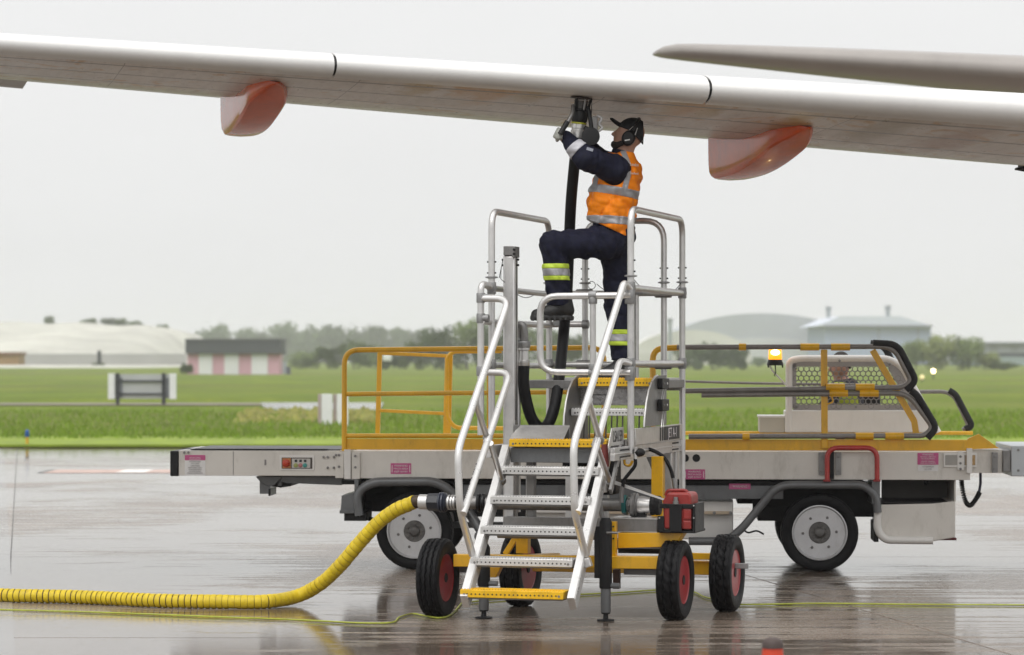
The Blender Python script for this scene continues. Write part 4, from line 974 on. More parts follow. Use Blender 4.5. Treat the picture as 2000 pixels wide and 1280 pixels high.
# handrails
hA = [SU(1231, 566, -.03), SU(1219, 551, -.10), SU(1120, 868, -1.19), SU(1122, 1000, -1.19), SU(1143, 1084, -.98)]
stube('handrail', hA, .0255, ALUW, .09)
stube('handrail', [SU(1231, 711, -.03), SU(1211, 704, -.10), SU(1128, 1002, -1.19)], .0245, ALUW, .08)
stube('handrail', [SU(939, 583, -.15), SU(994, 584, -.2), SU(894, 880, -1.24), SU(898, 996, -1.24), SU(923, 1084, -1.0)], .0255, ALUW, .10)
stube('handrail', [SU(939, 727, -.15), SU(997, 728, -.2), SU(905, 1004, -1.24)], .0245, ALUW, .09)
for p, q in ((SU(1149, 780, -.88), SU(1171, 858, -.66)), (SU(1163, 866, -.69), SU(1192, 944, -.32)), (SU(927, 782, -.9), SU(952, 858, -.69)), (SU(958, 866, -.74), SU(980, 938, -.32))):
    stube('handrail_strut', [p, q], .021, ALU, 0); clamp(q, q-p, .03, .05)
for p, d in ((SU(1148, 784, -.88), hA[2]-hA[1]), (SU(1165, 866, -.68), hA[2]-hA[1]), (SU(926, 786, -.9), hA[2]-hA[1]), (SU(953, 860, -.71), hA[2]-hA[1])): clamp(p, d, .030, .06, ALU)
for p in (SU(1142, 1082, -.98), SU(922, 1082, -1.0)): MB().beam(p+ST.A*.01-Z*.03, p+ST.A*.03-Z*.09, .06, .05, ST.B).build('handrail_foot', ALU, steps, 0, .006)
# load plates lettered down the lower handrails
for p0, p1 in ((SU(1164, 872, -.70), SU(1130, 992, -1.15)), (SU(943, 886, -.80), SU(908, 994, -1.20))):
    d = (p1-p0).normalized(); c = (p0+p1)/2-ST.B*.0255; n_ = ST.B*-1; up = n_.cross(d) if True else None
    X = -d if p0.x < ST.p(.3,0,0).x else d
    U_ = Vector((0,1,0)).cross(X)*-1
    text('load_lettering', 'MAX LOAD 250KG', .045, c, X, (-Vector((0,1,0))).cross(X), INK, steps, .92)
# stringers and treads
def stringer(p0, p1):
    d = (p1-p0).normalized(); sd = ST.A; up = d.cross(sd).normalized(); up = up if up.z > 0 else -up
    s_ = MB().beam(p0, p1, .050, .105, sd).build('stringer', ALU, steps, 0, .003)
    for k, o_ in enumerate((-.036, -.012, .012, .036)): MB().beam(p0+sd*.027+up*o_, p1+sd*.027+up*o_, .006, .012, sd).build('stringer_rib', ALUW, s_, 0)
    MB().beam(p0+up*.0535, p1+up*.0535, .050, .003, sd).build('stringer_face', ALUW, s_, 0)
    return s_
stringer(SU(990, 880, -.05), SU(908, 1176, -1.30)); stringer(SU(1186, 880, -.05), SU(1117, 1180, -1.30))
PERF = M('perforation_dark', (.02,.02,.02), .7)
def tread(a0, a1, b0, z, mat, dep=.21, nh=22, holes=True, h=.052):
    t_ = fbx('tread', a0, a1, b0, b0+dep, z-h, z, mat, None, .003)
    n = int((a1-a0)/.021); m = MB()
    for r_ in range(3):
        for i in range(n):
            x = a0+.012+(a1-a0-.024)*(i+.5*(r_ % 2))/n
            if x+.006 > a1: continue
            m.lathe([(0,.0075),(.007,.006),(.007,.004),(.001,.004)], ST.p(x, b0+.012+r_*.05, z-.001), Z, 6)
    o_ = m.build('grip_teeth', mat, t_, 0); o_['kind'] = 'stuff'
    m = MB()
    for i in range(nh):
        m.lathe([(0,.006),(-.0016,.006)], ST.p(a0+.05+(a1-a0-.10)*i/(nh-1), b0, z-h*.55), ST.B, 6)
    for i in range(n): m.lathe([(0,.0045),(.002,.0045)], ST.p(a0+.02+(a1-a0-.04)*i/n, b0+.035, z), Z, 6)
    o_ = m.build('perforations', PERF, t_, 0); o_['kind'] = 'stuff'
    for x in (a0+.03, a1-.03): MB().lathe([(0,.009),(-.004,.008)], ST.p(x, b0, z-h*.6), ST.B, 8).build('tread_bolt', ALUD, t_, 0)
    return t_
bi = [-1.30+.24*i for i in range(6)]; zi = [.283, .482, .682, .880, 1.078, 1.266]
for i in range(6):
    tread(.012, .735, bi[i]-.02, zi[i], YSTEP if i in (0, 5) else ALUW, .21 if i < 5 else .12)
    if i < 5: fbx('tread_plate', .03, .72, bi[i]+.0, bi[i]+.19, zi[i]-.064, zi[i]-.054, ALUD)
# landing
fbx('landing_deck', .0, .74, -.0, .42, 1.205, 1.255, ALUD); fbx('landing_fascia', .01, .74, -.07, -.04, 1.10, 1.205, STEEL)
MB().prism([pp(-.02, -.06, 1.262), pp(.03, .12, 1.36), pp(.40, .12, 1.36), pp(.40, -.06, 1.262)], ST.B*.006+Z*.004).build('kick_plate', ALU, steps, 0)
fbx('kick_plate', -.02, .40, .12, .13, 1.20, 1.365, ALUD)
# upper step unit: two curved cheek plates, tread, nosing, backing sheet, drop rods
aU0, aU1 = .300, .905
def cheek(a, th, zb=1.20):
    prof = [(.30,zb),(.30,max(1.33,zb+.02)),(.32,1.43),(.37,1.53),(.45,1.62),(.56,1.685),(.66,1.715),(.74,1.722),(1.02,1.722),(1.02,zb)]
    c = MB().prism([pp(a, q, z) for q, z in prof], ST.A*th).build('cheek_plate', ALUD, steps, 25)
    MB().tube([pp(a+th/2, q, z) for q, z in prof[:8]], .007, 6).build('edge_trim', ALUW, c, 60); return c
cheek(aU0, .008); ck = cheek(aU1, .008, 1.352)
tread(aU0+.02, aU1-.01, .66, 1.70, YSTEP, .14, 20, h=.058); tread(aU0+.02, aU1-.02, .46, 1.478, ALUW, .17, 20, h=.05)
fbx('backing_sheet', aU0+.01, aU1-.005, .76, .768, 1.50, 1.65, M('scuffed_sheet', (.30,.29,.285), .28, .7, .35, 14, .3, 40, dirt=.6, dcol=(.06,.055,.05)))
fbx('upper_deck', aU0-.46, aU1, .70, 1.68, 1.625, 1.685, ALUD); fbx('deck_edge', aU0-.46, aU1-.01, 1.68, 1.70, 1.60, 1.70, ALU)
fbx('backing_lip', aU0+.08, aU0+.26, .752, .76, 1.575, 1.58, DARK, bev=0)
for i in range(13): MB().tube([pp(aU0+.06+i*.042, .70, 1.45), pp(aU0+.05+i*.042, .72, 1.22)], .006, 6).build('drop_rod', ALUD, steps, 40)
for y0, y1, x in ((739,760,1302),(780,803,1299)):
    bx_ = fbx('junction_box', aU1+.012, aU1+.05, .70, .93, ST.az(x, y1, .8)[1], ST.az(x, y0, .8)[1], BLACK, None, .006)
    MB().lathe([(0,.010),(.004,.008)], pp(aU1+.05, .86, (ST.az(x, (y0+y1)/2, .8)[1])), ST.A, 8).build('screw', ALUW, bx_)
    MB().lathe([(0,.008),(.004,.008)], pp(aU1+.05, .76, (ST.az(x, (y0+y1)/2, .8)[1])), ST.A, 8).build('screw', ALUD, bx_)
for y0, y1 in ((760,780),(803,835)):
    z0, z1 = ST.az(1300, y1, .8)[1], ST.az(1300, y0, .8)[1]
    for k in (.80, .86): tube('wire', [pp(aU1+.03, k, z1), pp(aU1+.028, k-.02, (z0+z1)/2), pp(aU1+.03, k-.05, z0)], .004, ALUW, steps, 0, 5)
# side boxes with lettering, on the right hand face
aP = aR+.028
JP = fbx('side_panel', aP-.03, aP-.012, .08, 1.63, 1.225, 1.345, ALU)
MB().prism([pp(aR-.05, -.48, 1.235), pp(aR-.05, -.38, 1.36), pp(aR-.05, -.03, 1.36), pp(aR-.05, -.03, 1.235)], ST.A*.006).build('number_plate', ALU, steps, 0, .001)
text('number_lettering', 'LSA159', .115, pp(aR-.042, -.215, 1.295), ST.B, Z, INK, steps, .80)
jl = fbx('fuel_plate', aP-.012, aP-.009, 1.02, 1.52, 1.235, 1.335, INK, None, 0)
for q in (.86, .93, .985): fbx('fuel_plate_bar', aP-.012, aP-.009, q, q+.028, 1.235, 1.335, INK, None, 0)
text('fuel_lettering', 'JET A-1', .105, pp(aP-.0075, 1.27, 1.285), ST.B, Z, INKW, steps, .92)
for z0, z1 in ((1.13,1.175),(1.18,1.222)): 
    ch = fbx('side_channel', aR-.04, aR-.008, -.45, 1.66, z0, z1, ALU); fbx('channel_slot', aR-.0085, aR-.006, -.30, .02, (z0+z1)/2-.006, (z0+z1)/2+.006, DARK, ch, 0); fbx('channel_slot', aR-.0085, aR-.006, 1.38, 1.6, (z0+z1)/2-.006, (z0+z1)/2+.006, DARK, ch, 0)
fbx('side_channel', aR-.04, aR-.002, -.45, 1.66, 1.172, 1.183, ALUW); fbx('left_channel', aL, aL+.04, -.1, 1.66, 1.13, 1.22, ALU); fbx('rear_channel', aL, aR, 1.66, 1.70, 1.13, 1.22, ALU)
MB().beam(pp(aR-.02, -.22, 1.22), pp(aR-.02, -.52, .92), .02, .05, ST.A).build('hinge_strap', ALUD, steps, 0, .002)
for k in range(5): MB().lathe([(0,.007),(.003,.006)], pp(aR-.008, -.24-.055*k, 1.20-.06*k), ST.A, 6).build('strap_bolt', DARK, steps)
# supports below the platform
for a0, b0, z0 in ((.05,.30,.62),(.62,.30,.62),(aR-.05,1.62,.62),(.0,1.62,.5)): MB().beam(pp(a0, b0, z0), pp(a0, b0, 1.21), .05, .05, ST.A).build('support_leg', ALU, steps, 0, .004)
fbx('support_leg', aR-.10, aR-.02, 1.40, 1.48, .80, 1.13, ALU); fbx('support_leg', .08, .14, .1, .16, .6, 1.2, ALUD)
fbx('yellow_pillar', .905, .99, .55, .63, .60, 1.13, YEL); tube('yellow_hook', [SU(1219, 893, .3), SU(1220, 908, .3), SU(1230, 911, .3), SU(1236, 900, .3)], .010, YEL, steps, .03, 8)
MB().uprism(ST, [(1196,938),(1297,975),(1297,978),(1196,945)], .0, .02).build('brace_plate', ALUW, steps, 0)
fbx('hub_block', .5, .72, .2, .4, .86, 1.18, DARK, None, .03); fbx('hub_block', .30, .5, .25, .4, 1.0, 1.18, DARK, None, .04)
MB().uprism(ST, [(1262,893),(1290,893),(1283,926),(1276,926)], .7, .8).build('gusset', ALUD, steps, 0, .003)
# mast with winch, standpipe
mp0 = ST.az(997, 1015, .2)
fbx('mast', mp0[0]-.047, mp0[0]+.047, .155, .245, .60, 2.60, ALU, None, .014)
wc_ = fbx('winch_head', mp0[0]-.04, mp0[0]+.03, .15, .25, 2.60, 2.668, ALUD, None, .004)
fbx('winch_plate', mp0[0]+.03, mp0[0]+.055, .13, .25, 2.585, 2.665, ALUD, wc_, .003)
for z in (2.61, 2.64): MB().lathe([(0,.010),(-.02,.009)], pp(mp0[0]+.05, .13, z), ST.B, 6).build('winch_bolt', DARK, wc_)
for z in (2.53, 2.57): MB().tube([pp(mp0[0]-.065, .2, z), pp(mp0[0]+.065, .2, z)], .008, 6).build('mast_pin', DARK, steps)
tube('winch_cable', [pp(mp0[0]+.06, .15, 2.59), pp(mp0[0]+.055, .15, 1.4)], .003, DARK, steps, 0, 5)
tube('lanyard', [pp(mp0[0]-.06, .2, 2.56), SU(975, 543, .1), SU(979, 525, .1), SU(978, 545, .1), SU(986, 552, .1)], .003, DARK, steps, 0, 5)
stube('standpipe', [SU(1010, 1000, .34), SU(1010, 664, .34)], .026, ALU, 0)
stube('standpipe_bend', spline([SU(1010, 672, .34), SU(1011, 648, .34), SU(1016, 636, .34), SU(1022, 640, .34), SU(1024, 660, .34), SU(1023, 682, .34)], 6), .030, ALUD, 0)
clamp(SU(1010, 664, .34), Z, .034, .03)
# chassis
FA, FB_ = (-.36, -.30), (1.12, -.10)
def yb(nm, p, q, w_, h_, mat=YEL): return MB().beam(p, q, w_, h_).build(nm, mat, steps, 30, .004)
yb('front_axle_beam', pp(-.35, -.28, .402), pp(1.12, -.10, .402), .08, .088); yb('rear_axle_beam', pp(-.02, .66, .312), pp(1.36, .68, .312), .09, .10)
yb('chassis_member', pp(.05, -.22, .40), pp(.15, .66, .36), .07, .08); yb('chassis_member', pp(.95, -.12, .40), pp(1.05, .66, .36), .07, .08); yb('rear_plate', pp(1.12, .60, .40), pp(1.36, .62, .40), .02, .05)
fbx('yellow_upright', -.005, .085, .12, .2, .43, .62, YEL); MB().beam(pp(-.09, .14, .42), pp(.0, .14, .56), .04, .04, ST.B).build('yellow_brace', YEL, steps, 0, .003)
up_ = fbx('yellow_upright', .755, .81, -.16, -.10, .44, .69, YEL)
for z in (.655, .57):
    for k in (.765, .78, .795): MB().lathe([(0,.007),(-.003,.007)], pp(k, -.16, z), ST.B, 6).build('upright_bolt', DARK, up_)
MB().uprism(ST, [(1207,1041),(1335,1041),(1318,1068),(1207,1071)], -.08, .06).build('outrigger', YEL, steps, 0, .004)
sb('outrigger_channel', 1192, 1013, 1283, 1040, -.06, .2, ALUD); sb('channel_lip', 1192, 1011.5, 1284, 1015, -.065, .2, ALU, bev=0); sb('channel_lip', 1192, 1037.5, 1284, 1040.5, -.065, .2, ALU, bev=0)
sb('outrigger_base', 1207, 1071, 1325, 1083, .1, .5, DARK); sb('grey_tray', 1218, 1110.5, 1284, 1124, -.1, .3, STEEL); sb('grey_tray', 896, 1106, 918, 1119, -.2, .2, STEEL)
fbx('cross_channel', -.08, .74, .05, .12, .625, .70, ALUD); stube('cross_tube', [pp(-.1, -.02, .575), pp(.76, -.02, .575)], .027, ALUD, 0)
MB().uprism(ST, [(953,1108),(978,1108),(968,1128),(953,1128)], -.1, -.02).build('yellow_gusset', YEL, steps, 0, .003)
fbx('cross_box', .60, .72, .2, .5, .46, .53, DARK)
# wheels
wt = tyre_mesh(.282, .165, .17, 'block'); wtr = tyre_mesh(.282, .165, .17, 'rib')
b = MB().lathe([(-.060,.165),(-.064,.170),(-.058,.158),(-.02,.148),(-.010,.13),(-.010,.06),(-.03,.05),(-.03,.03),(.03,.03),(.03,.05),(.010,.06),(.010,.13),(.02,.148),(.058,.158),(.064,.170),(.06,.165)], (0,0,0), AX, 40)
srim = data_mesh(b, 'rim', REDRIM, 25); shub = data_mesh(MB().lathe([(-.065,.02),(-.065,.034),(.065,.034),(.065,.02)], (0,0,0), AX, 16), 'hub', DARK, 25)
for a0, b0, me, yw in ((-.455,-.34,wtr,17),(1.225,-.075,wt,17),(-.125,.672,wt,20),(1.443,.685,wt,17)):
    place_wheel(steps, pp(a0, b0, .280), -R(yw), [('tyre', me), ('rim', srim), ('hub', shub)], random.random()*3)
yb('axle_stub', pp(1.44, .685, .33), pp(1.60, .69, .33), .03, .04, CLAMP)
# jacks
for px, pyt, D in ((945,1062,19.67),(1183,1012,19.47)):
    g0 = P(px, 1209, D); g0.z = 0; top = P(px, pyt, D).z; j = MB().lathe([(0,.0),(.002,.062),(.010,.062),(.014,.02),(.05,.016),(.05,.03),(.06,.034),(.07,.034)], g0, Z, 18).build('jack_foot', DARK, steps)
    MB().lathe([(.06,.034),(.066,.036),(.25,.036)], g0, Z, 16).build('jack_inner', STEEL, steps); MB().lathe([(.23,.043),(.24,.045),(top-.03,.045),(top,.03)], g0, Z, 16).build('jack_tube', DARK, steps)
    MB().lathe([(-.06,.02),(.07,.02)], g0+Z*.25+ST.A*.03, ST.A, 10).build('jack_collar', STEEL, steps); MB().beam(g0+Z*.3-ST.A*.055, g0+Z*(top-.06)-ST.A*.055, .03, .05, ST.B).build('jack_bracket', DARK, steps, 0, .003)
    MB().tube([g0+Z*(top-.1)+ST.A*.02-ST.B*.05, g0+Z*(top-.1)+ST.A*.10-ST.B*.05], .009, 8).build('jack_handle', ALUD, steps)
fbx('drop_peg', .755, .80, -.02, .04, .20, .34, M('rusty_peg', (.07,.035,.025), .6), None, .004)
# brake lever with red grip
lv = tube('brake_lever', [SU(1184, 900, -.25), SU(1181, 935, -.25), SU(1168, 962, -.25), SU(1174, 1000, -.22), SU(1186, 1052, -.2)], .017, ALUD, steps, .08); MB().tube([SU(1180.5, 868, -.25), SU(1184, 912, -.25)], .024, 12).build('red_grip', M('grip_red', (.19,.035,.03), .5), lv, 50); tube('lever_spring', [SU(1183, 930, -.2), SU(1190, 948, -.2), SU(1193, 958, -.2)], .018, ALU, steps)
fbx('lever_mount', .70, .76, -.28, -.2, .90, .98, ALU)
# pipework along the cart
pz = .795; pb = .10
def lathe_px(nm, segs, mat, y=None, n=20): 
    o0 = ST.p(ST.az(segs[0][0], 985, pb)[0], pb, pz); prof = [(ST.az(x, 985, pb)[0]-ST.az(segs[0][0], 985, pb)[0], r) for x, r in segs]
    return MB().lathe(prof, o0, ST.A, n).build(nm, mat, steps, 30)
lathe_px('fuel_pipe', [(873,.047),(1222,.047)], ALUD); lathe_px('pipe_collar', [(893,.05),(897,.058),(915,.058),(918,.05)], BLACK)
lathe_px('pipe_coupling', [(933,.05),(934,.068),(938,.072),(941,.06),(944,.072),(948,.07),(950,.05)], BLACK)
lathe_px('teal_flange', [(1217,.05),(1217.5,.075),(1225,.075),(1226,.05)], TEAL, n=6); lathe_px('valve_flange', [(1226,.05),(1234,.05),(1235,.088),(1240,.09),(1242,.082),(1245,.088),(1248,.06)], ALUD)
lathe_px('valve_body', [(1246,.062),(1252,.068),(1266,.058),(1272,.056)], ALU); lathe_px('blanking_cap', [(1271,.056),(1272,.070),(1276,.072),(1280,.066),(1284,.071),(1290,.068),(1291,.03)], DARK)
for i in range(8):
    a = i*math.pi/4; o0 = ST.p(ST.az(1234, 985, pb)[0], pb, pz); MB().lathe([(-.012,.008),(.0,.009)], o0+ST.B*(.072*math.cos(a))+Z*(.072*math.sin(a)), ST.A, 6).build('flange_bolt', ALUD, steps)
fbx('pipe_cradle', .90, .97, .06, .14, .62, .75, DARK, None, .01)
# hydraulic lines and quick coupling
def cable(nm, pix, r=.012, b0=-.02, mat=RUBS): return tube(nm, spline([SU(x, y, b0) for x, y in pix], 8), r, mat, steps, 0, 8)
cable('hydraulic_line', [(1256,879),(1272,879),(1296,893),(1309,915),(1315,936)], .014, .6); cable('hydraulic_fitting', [(1315,934),(1318,950),(1320,962)], .017, .6, ALUD)
cable('hydraulic_line', [(1241,896),(1240,910),(1228,926),(1219,938),(1216,952)], .013); cable('hydraulic_fitting', [(1215,950),(1214,966),(1214,982)], .016, -.02, ALUD)
MB().ball(SU(1248, 884, .0), .035, 8, (1.3,1,.9)).build('quick_coupling', DARK, steps); cable('fitting_elbow', [(1243,874),(1241,884),(1241,897)], .013, -.02, ALU)
# can bracket
CB = (-.15, .09)
sb('bracket_plate', 1283, 1036, 1358, 1042, CB[0], CB[1]+.1, DARK); sb('bracket_strap', 1288, 984, 1357, 994, CB[0]-.012, CB[0]-.004, BLACK); sb('bracket_post', 1307, 985, 1331, 1040, CB[0]-.024, CB[0]-.012, BLACK)
sb('bracket_post', 1284, 1008, 1297, 1040, CB[0]-.012, CB[0]-.004, BLACK); sb('bracket_post', 1353, 984, 1358, 1040, CB[0]-.012, CB[1]+.05, BLACK)
for px, py in ((1288,1012),(1355,1012),(1355,988)): MB().lathe([(0,.006),(-.004,.005)], SU(px, py, CB[0]-.012), ST.B, 6).build('bracket_screw', ALU, steps)
tag(steps, 'wheeled aluminium fuelling steps with yellow chassis, red wheel rims and tall guard hoops', 'access steps')
# ---------------- red can standing in the bracket
CANR = M('can_red', (.27,.022,.018), .4, 0, .2, 8, .15, 60, dirt=.5, dcol=(.06,.02,.018))
can = empty('jerry_can', SU(1322, 1036, 0.0)); a0, z1 = ST.az(1291, 962, CB[0]); a1, z0 = ST.az(1350, 1036, CB[0])
m = MB(); m.prism([pp(a0+.02, CB[0], z0+.004), pp(a1-.0, CB[0], z0+.004), pp(a1+.0, CB[0], z1-.02), pp(a1-.02, CB[0], z1), pp(a0+.05, CB[0], z1), pp(a0+.01, CB[0], z1-.06)], ST.B*(CB[1]-CB[0])); m.build('can_body', CANR, can, 0, .018)
for x0, x1, y0, y1 in ((1298,1309,992,1032),(1334,1350,995,1015),(1334,1350,1018,1034)): MB().ubox(ST, x0, y0, x1, y1, CB[0]-.008, CB[0]+.01).build('can_panel', CANR, can, 0, .006)
MB().tube(fillet([SU(1300, 968, -.03), SU(1304, 958, -.03), SU(1340, 958, -.03), SU(1346, 968, -.03)], .03), .012, 10).build('can_handle', CANR, can, 50)
MB().lathe([(0,.022),(.02,.022),(.022,.016),(.05,.016)], SU(1320, 985, CB[0]-.02), Z, 12).build('can_spout', ALUD, can)
tag(can, 'red fuel can strapped in a black bracket beside the right wheel', 'can')

# ================================================================== HOSES
# yellow wrapped supply hose
sh_ = empty('supply_hose', P(500, 1190, 20.3))
zr = .052
def G(px, py): D = FPX*(CAMZ-zr)/(py-700); return P(px, py, D)
pc = [G(-260,1150), G(-120,1154), G(0,1162.5), G(150,1166), G(300,1173), G(420,1175), G(520,1175)]
pc += [P(582, 1164, 20.7), P(628, 1139, 20.6), P(665, 1104, 20.5), P(700, 1063, 20.45), P(738, 1022, 20.4), P(772, 997, 20.36), P(800, 985, 20.33), ]
end = ST.p(ST.az(826, 985, pb)[0], pb, pz); pc += [end-ST.A*.06, end]
pth = spline(pc, 12)
# resample evenly
L_ = [0]
for a, b_ in zip(pth, pth[1:]): L_.append(L_[-1]+(b_-a).length)
def at_len(s_):
    for i in range(len(L_)-1):
        if L_[i+1] >= s_: t_ = (s_-L_[i])/max(1e-9, L_[i+1]-L_[i]); return pth[i].lerp(pth[i+1], t_), (pth[i+1]-pth[i]).normalized()
    return pth[-1], (pth[-1]-pth[-2]).normalized()
tot = L_[-1]; even = [at_len(tot*i/220)[0] for i in range(221)]
MB().tube(even, .0475, 14).build('inner_hose', M('hose_core', (.05,.03,.012), .6), sh_, 60)
pit = .0465; n = int((tot-.03)/pit)
for i in range(n):
    s0 = i*pit; gap = random.uniform(.006,.0095) if s0 < tot*.58 else random.uniform(.0015,.004)
    ss = [s0+gap/2+(pit-gap)*k/4 for k in range(5)]; pts = [at_len(q)[0] for q in ss]; tl = random.uniform(-.0012,.0012)
    rr = [.0500, .0517+tl, .0522+tl, .0520+tl, .0508]
    MB().tube(pts, rr, 16, True).build('wrap_ring', HOSEY, sh_, 60)
def lp(nm, segs, mat, n=20):
    o0 = ST.p(ST.az(segs[0][0], 985, pb)[0], pb, pz); prof = [(ST.az(x, 985, pb)[0]-ST.az(segs[0][0], 985, pb)[0], r) for x, r in segs]; return MB().lathe(prof, o0, ST.A, n).build(nm, mat, sh_, 30)
lp('hose_ferrule', [(819,.051),(820,.055),(836,.055),(837,.05)], ALUW); lp('hose_coupling', [(836,.05),(837,.064),(858,.066),(859,.055)], M('coupling_navy', (.02,.022,.03), .35), 8)
cpl = lp('coupling_ring', [(858,.055),(859,.072),(862,.074),(863,.066),(865,.074),(868,.074),(869,.062),(871,.070),(874,.05)], M('coupling_blue', (.035,.04,.06), .35))
for x in (878, 884, 889): lp('coupling_band', [(x-1.5,.048),(x-1.5,.056),(x+1.5,.056),(x+1.5,.048)], ALU)
tag(sh_, 'yellow ring wrapped supply hose lying on the apron and rising to the steps', 'hose')
# bonding cable on the ground
bcp = [(-200,1185),(0,1191),(180,1196),(420,1205),(600,1212),(700,1217),(765,1216),(780,1206),(805,1199),(830,1203),(860,1207),(882,1200),(902,1178)]
bcp2 = [(1352,1156),(1375,1166),(1400,1172),(1440,1181),(1600,1179),(1800,1181),(2000,1182),(2200,1184)]
CABLE = M('bonding_cable', (.36,.40,.04), .5, 0, .15, 30)
bcab = empty('bonding_cable', P(600, 1212, 19.5))
def GG(px, py, z=.009): D = FPX*(CAMZ-z)/(py-700); return P(px, py, D)
MB().tube(spline([GG(x, y) for x, y in bcp], 8), .0065, 6).build('cable_run', CABLE, bcab, 60)
MB().tube(spline([GG(902,1178), GG(960,1172), GG(1060,1165), GG(1200,1158), GG(1300,1152)]+[GG(x, y) for x, y in bcp2], 8), .0065, 6).build('cable_run', CABLE, bcab, 60)
tag(bcab, 'thin yellow green cable trailing across the wet concrete', 'cable')

# fuelling hose with nozzle, up to the wing
fh = empty('fuel_hose', P(1060, 838, 20.5))
hp = [SU(1023, 715, .34), SU(1023, 755, .34), P(1034, 806, 20.36), P(1047, 830, 20.38), P(1060, 836, 20.42), P(1073, 824, 20.48), P(1085, 785, 20.58), P(1094, 720, 20.8), P(1101, 650, 21.08), P(1107, 580, 21.25), P(1111, 490, 21.28), P(1115, 400, 21.15), P(1121, 330, 21.0), P(1127, 276, 20.92)]
MB().tube(spline(hp, 10), .0425, 18).build('rubber_hose', RUBS, fh, 60)
MB().lathe([(0,.038),(.01,.044),(.045,.044),(.05,.036),(.12,.034),(.125,.044),(.14,.044)], SU(1023, 717, .34), Z, 18).build('hose_fitting', ALU, fh)
MB().lathe([(.14,.046),(.15,.05),(.18,.05),(.19,.04)], SU(1023, 717, .34), Z, 10).build('hose_nut', CLAMP, fh)
n0, n1 = P(1127, 278, 20.92), P(1136, 192, 20.90); nd = (n1-n0).normalized(); NLn = (n1-n0).length
def nz_(nm, prof, mat, k=20): return MB().lathe(prof, n0, nd, k).build(nm, mat, fh, 30)
nz_('nozzle_ferrule', [(-.03,.050),(.0,.053),(.03,.053),(.032,.05)], BLACK); nz_('nozzle_collar', [(.03,.048),(.035,.057),(.085,.058),(.09,.052),(.10,.052),(.105,.057),(.135,.057),(.14,.05)], ALUW)
nz_('colour_band', [(.138,.0585),(.150,.0585)], M('band_lime', (.55,.55,.05), .4)); nz_('nozzle_body', [(.15,.052),(.16,.060),(.20,.064),(.235,.058),(.24,.066),(.252,.066),(.256,.05)], BLACK)
nz_('nozzle_neck', [(.25,.05),(.30,.052),(NLn-.02,.056)], M('nozzle_grey', (.07,.068,.066), .35, .4, .2, 20)); 
MB().lathe([(0,.085),(.010,.09),(.016,.085)], n1-nd*.008, nd, 24).build('nozzle_flange', M('flange_dark', (.03,.022,.02), .45), fh)
for i in range(5):
    a = -2.2+i*1.05; o_ = Vector((math.cos(a)*.06, math.sin(a)*.06, 0)); MB().tube([n0+nd*.24+o_, n1-nd*.01+o_*1.15], .010, 8).build('flange_strut', ALUD if i % 2 else DARK, fh, 50)
hL = tube('latch_handle', [n1-nd*.06+Vector((-.06,-.05,0)), P(1118, 222, 20.8), P(1104, 248, 20.76)], .015, ALUD, fh, .02); tube('handle_grip', [P(1108, 238, 20.77), P(1094, 262, 20.74)], .02, BLACK, fh)
tube('latch_handle', [n1-nd*.08+Vector((.05,-.06,0)), P(1150, 215, 20.82), P(1155, 250, 20.8)], .016, DARK, fh, .02)
MB().beam(P(1161, 228, 20.82), P(1162, 262, 20.82), .03, .045, Vector((0,1,0))).build('nozzle_lug', ALUD, fh, 0, .01)
tube('dust_cap_chain', [P(1156, 190, 20.85), P(1155, 232, 20.83)], .003, DARK, fh, 0, 5)
MB().tube(spline([P(1166, 226, 20.84), P(1175, 232, 20.84), P(1170, 243, 20.84), P(1176, 250, 20.84), P(1166, 259, 20.84)], 5), .011, 8).build('cam_lever', M('cam_grey', (.52,.52,.52), .45, .2), fh, 50)
MB().lathe([(-.02,.045),(-.016,.066),(.016,.070),(.02,.05)], P(1153, 267, 20.80), Vector((.15,-1,.1)), 24).build('dust_cap', BLACK, fh)
tube('dust_cap_arm', [P(1142, 250, 20.86), P(1153, 255, 20.84)], .018, BLACK, fh)
tag(fh, 'black rubber fuel hose looping up to a nozzle locked under the wing', 'fuel hose')
# traffic cone close to the camera
cn = empty('traffic_cone', Vector((PX(1509,13), 13, 0))); cb = Vector((PX(1509,13), 13, 0))
MB().box(cb+Z*.02, (.36,.36,.04)).build('cone_base', BLACK, cn, 0, .01); MB().lathe([(.04,.15),(.06,.14),(.46,.050),(.512,.046)], cb, Z, 28).build('cone_body', M('cone_orange', (.60,.05,.015), .5), cn)
MB().lathe([(.488,.0515),(.512,.049),(.527,.040),(.536,.024),(.538,.005)], cb, Z, 24).build('cone_cap', M('cone_cap', (.06,.04,.035), .6), cn)
tag(cn, 'blurred orange traffic cone with a dark cap at the bottom edge', 'traffic cone')

# ================================================================== PEOPLE
NAVY = M('navy_cloth', (.010,.011,.026), .85, 0, .3, 25, 1.0, 17, spec=.2)
VEST = M('orange_vest_cloth', (1.0,.26,.004), .6, 0, .08, 12, .7, 15, spec=.3)
REFL = M('reflective_tape', (.36,.36,.38), .42, .15, .10, 16, .15, 200)
LIME = M('lime_tape', (.55,.72,.06), .55, 0, .06, 20)
SKIN = M('skin', (.52,.30,.22), .5, 0, .10, 30, .1, 200)
BEARD = M('dark_hair', (.018,.013,.011), .7, 0, .3, 60, .5, 300)
GLOVE = M('grey_glove', (.40,.41,.38), .7, 0, .25, 30, .5, 60, dirt=.8, dcol=(.06,.06,.055))
LEATHER = M('black_leather', (.010,.010,.010), .45, 0, .3, 30, .3, 150)
CAPM = M('cap_cloth', (.012,.012,.014), .75, 0, .2, 30, .2, 250, spec=.3)
D0 = 21.1
def J(px, py, d=0): return np.array(P(px, py, D0+d))
man = empty('person', P(1195, 735, D0))
def bnd(pts, pad):
    a = np.array(pts); return a.min(0)-pad, a.max(0)+pad
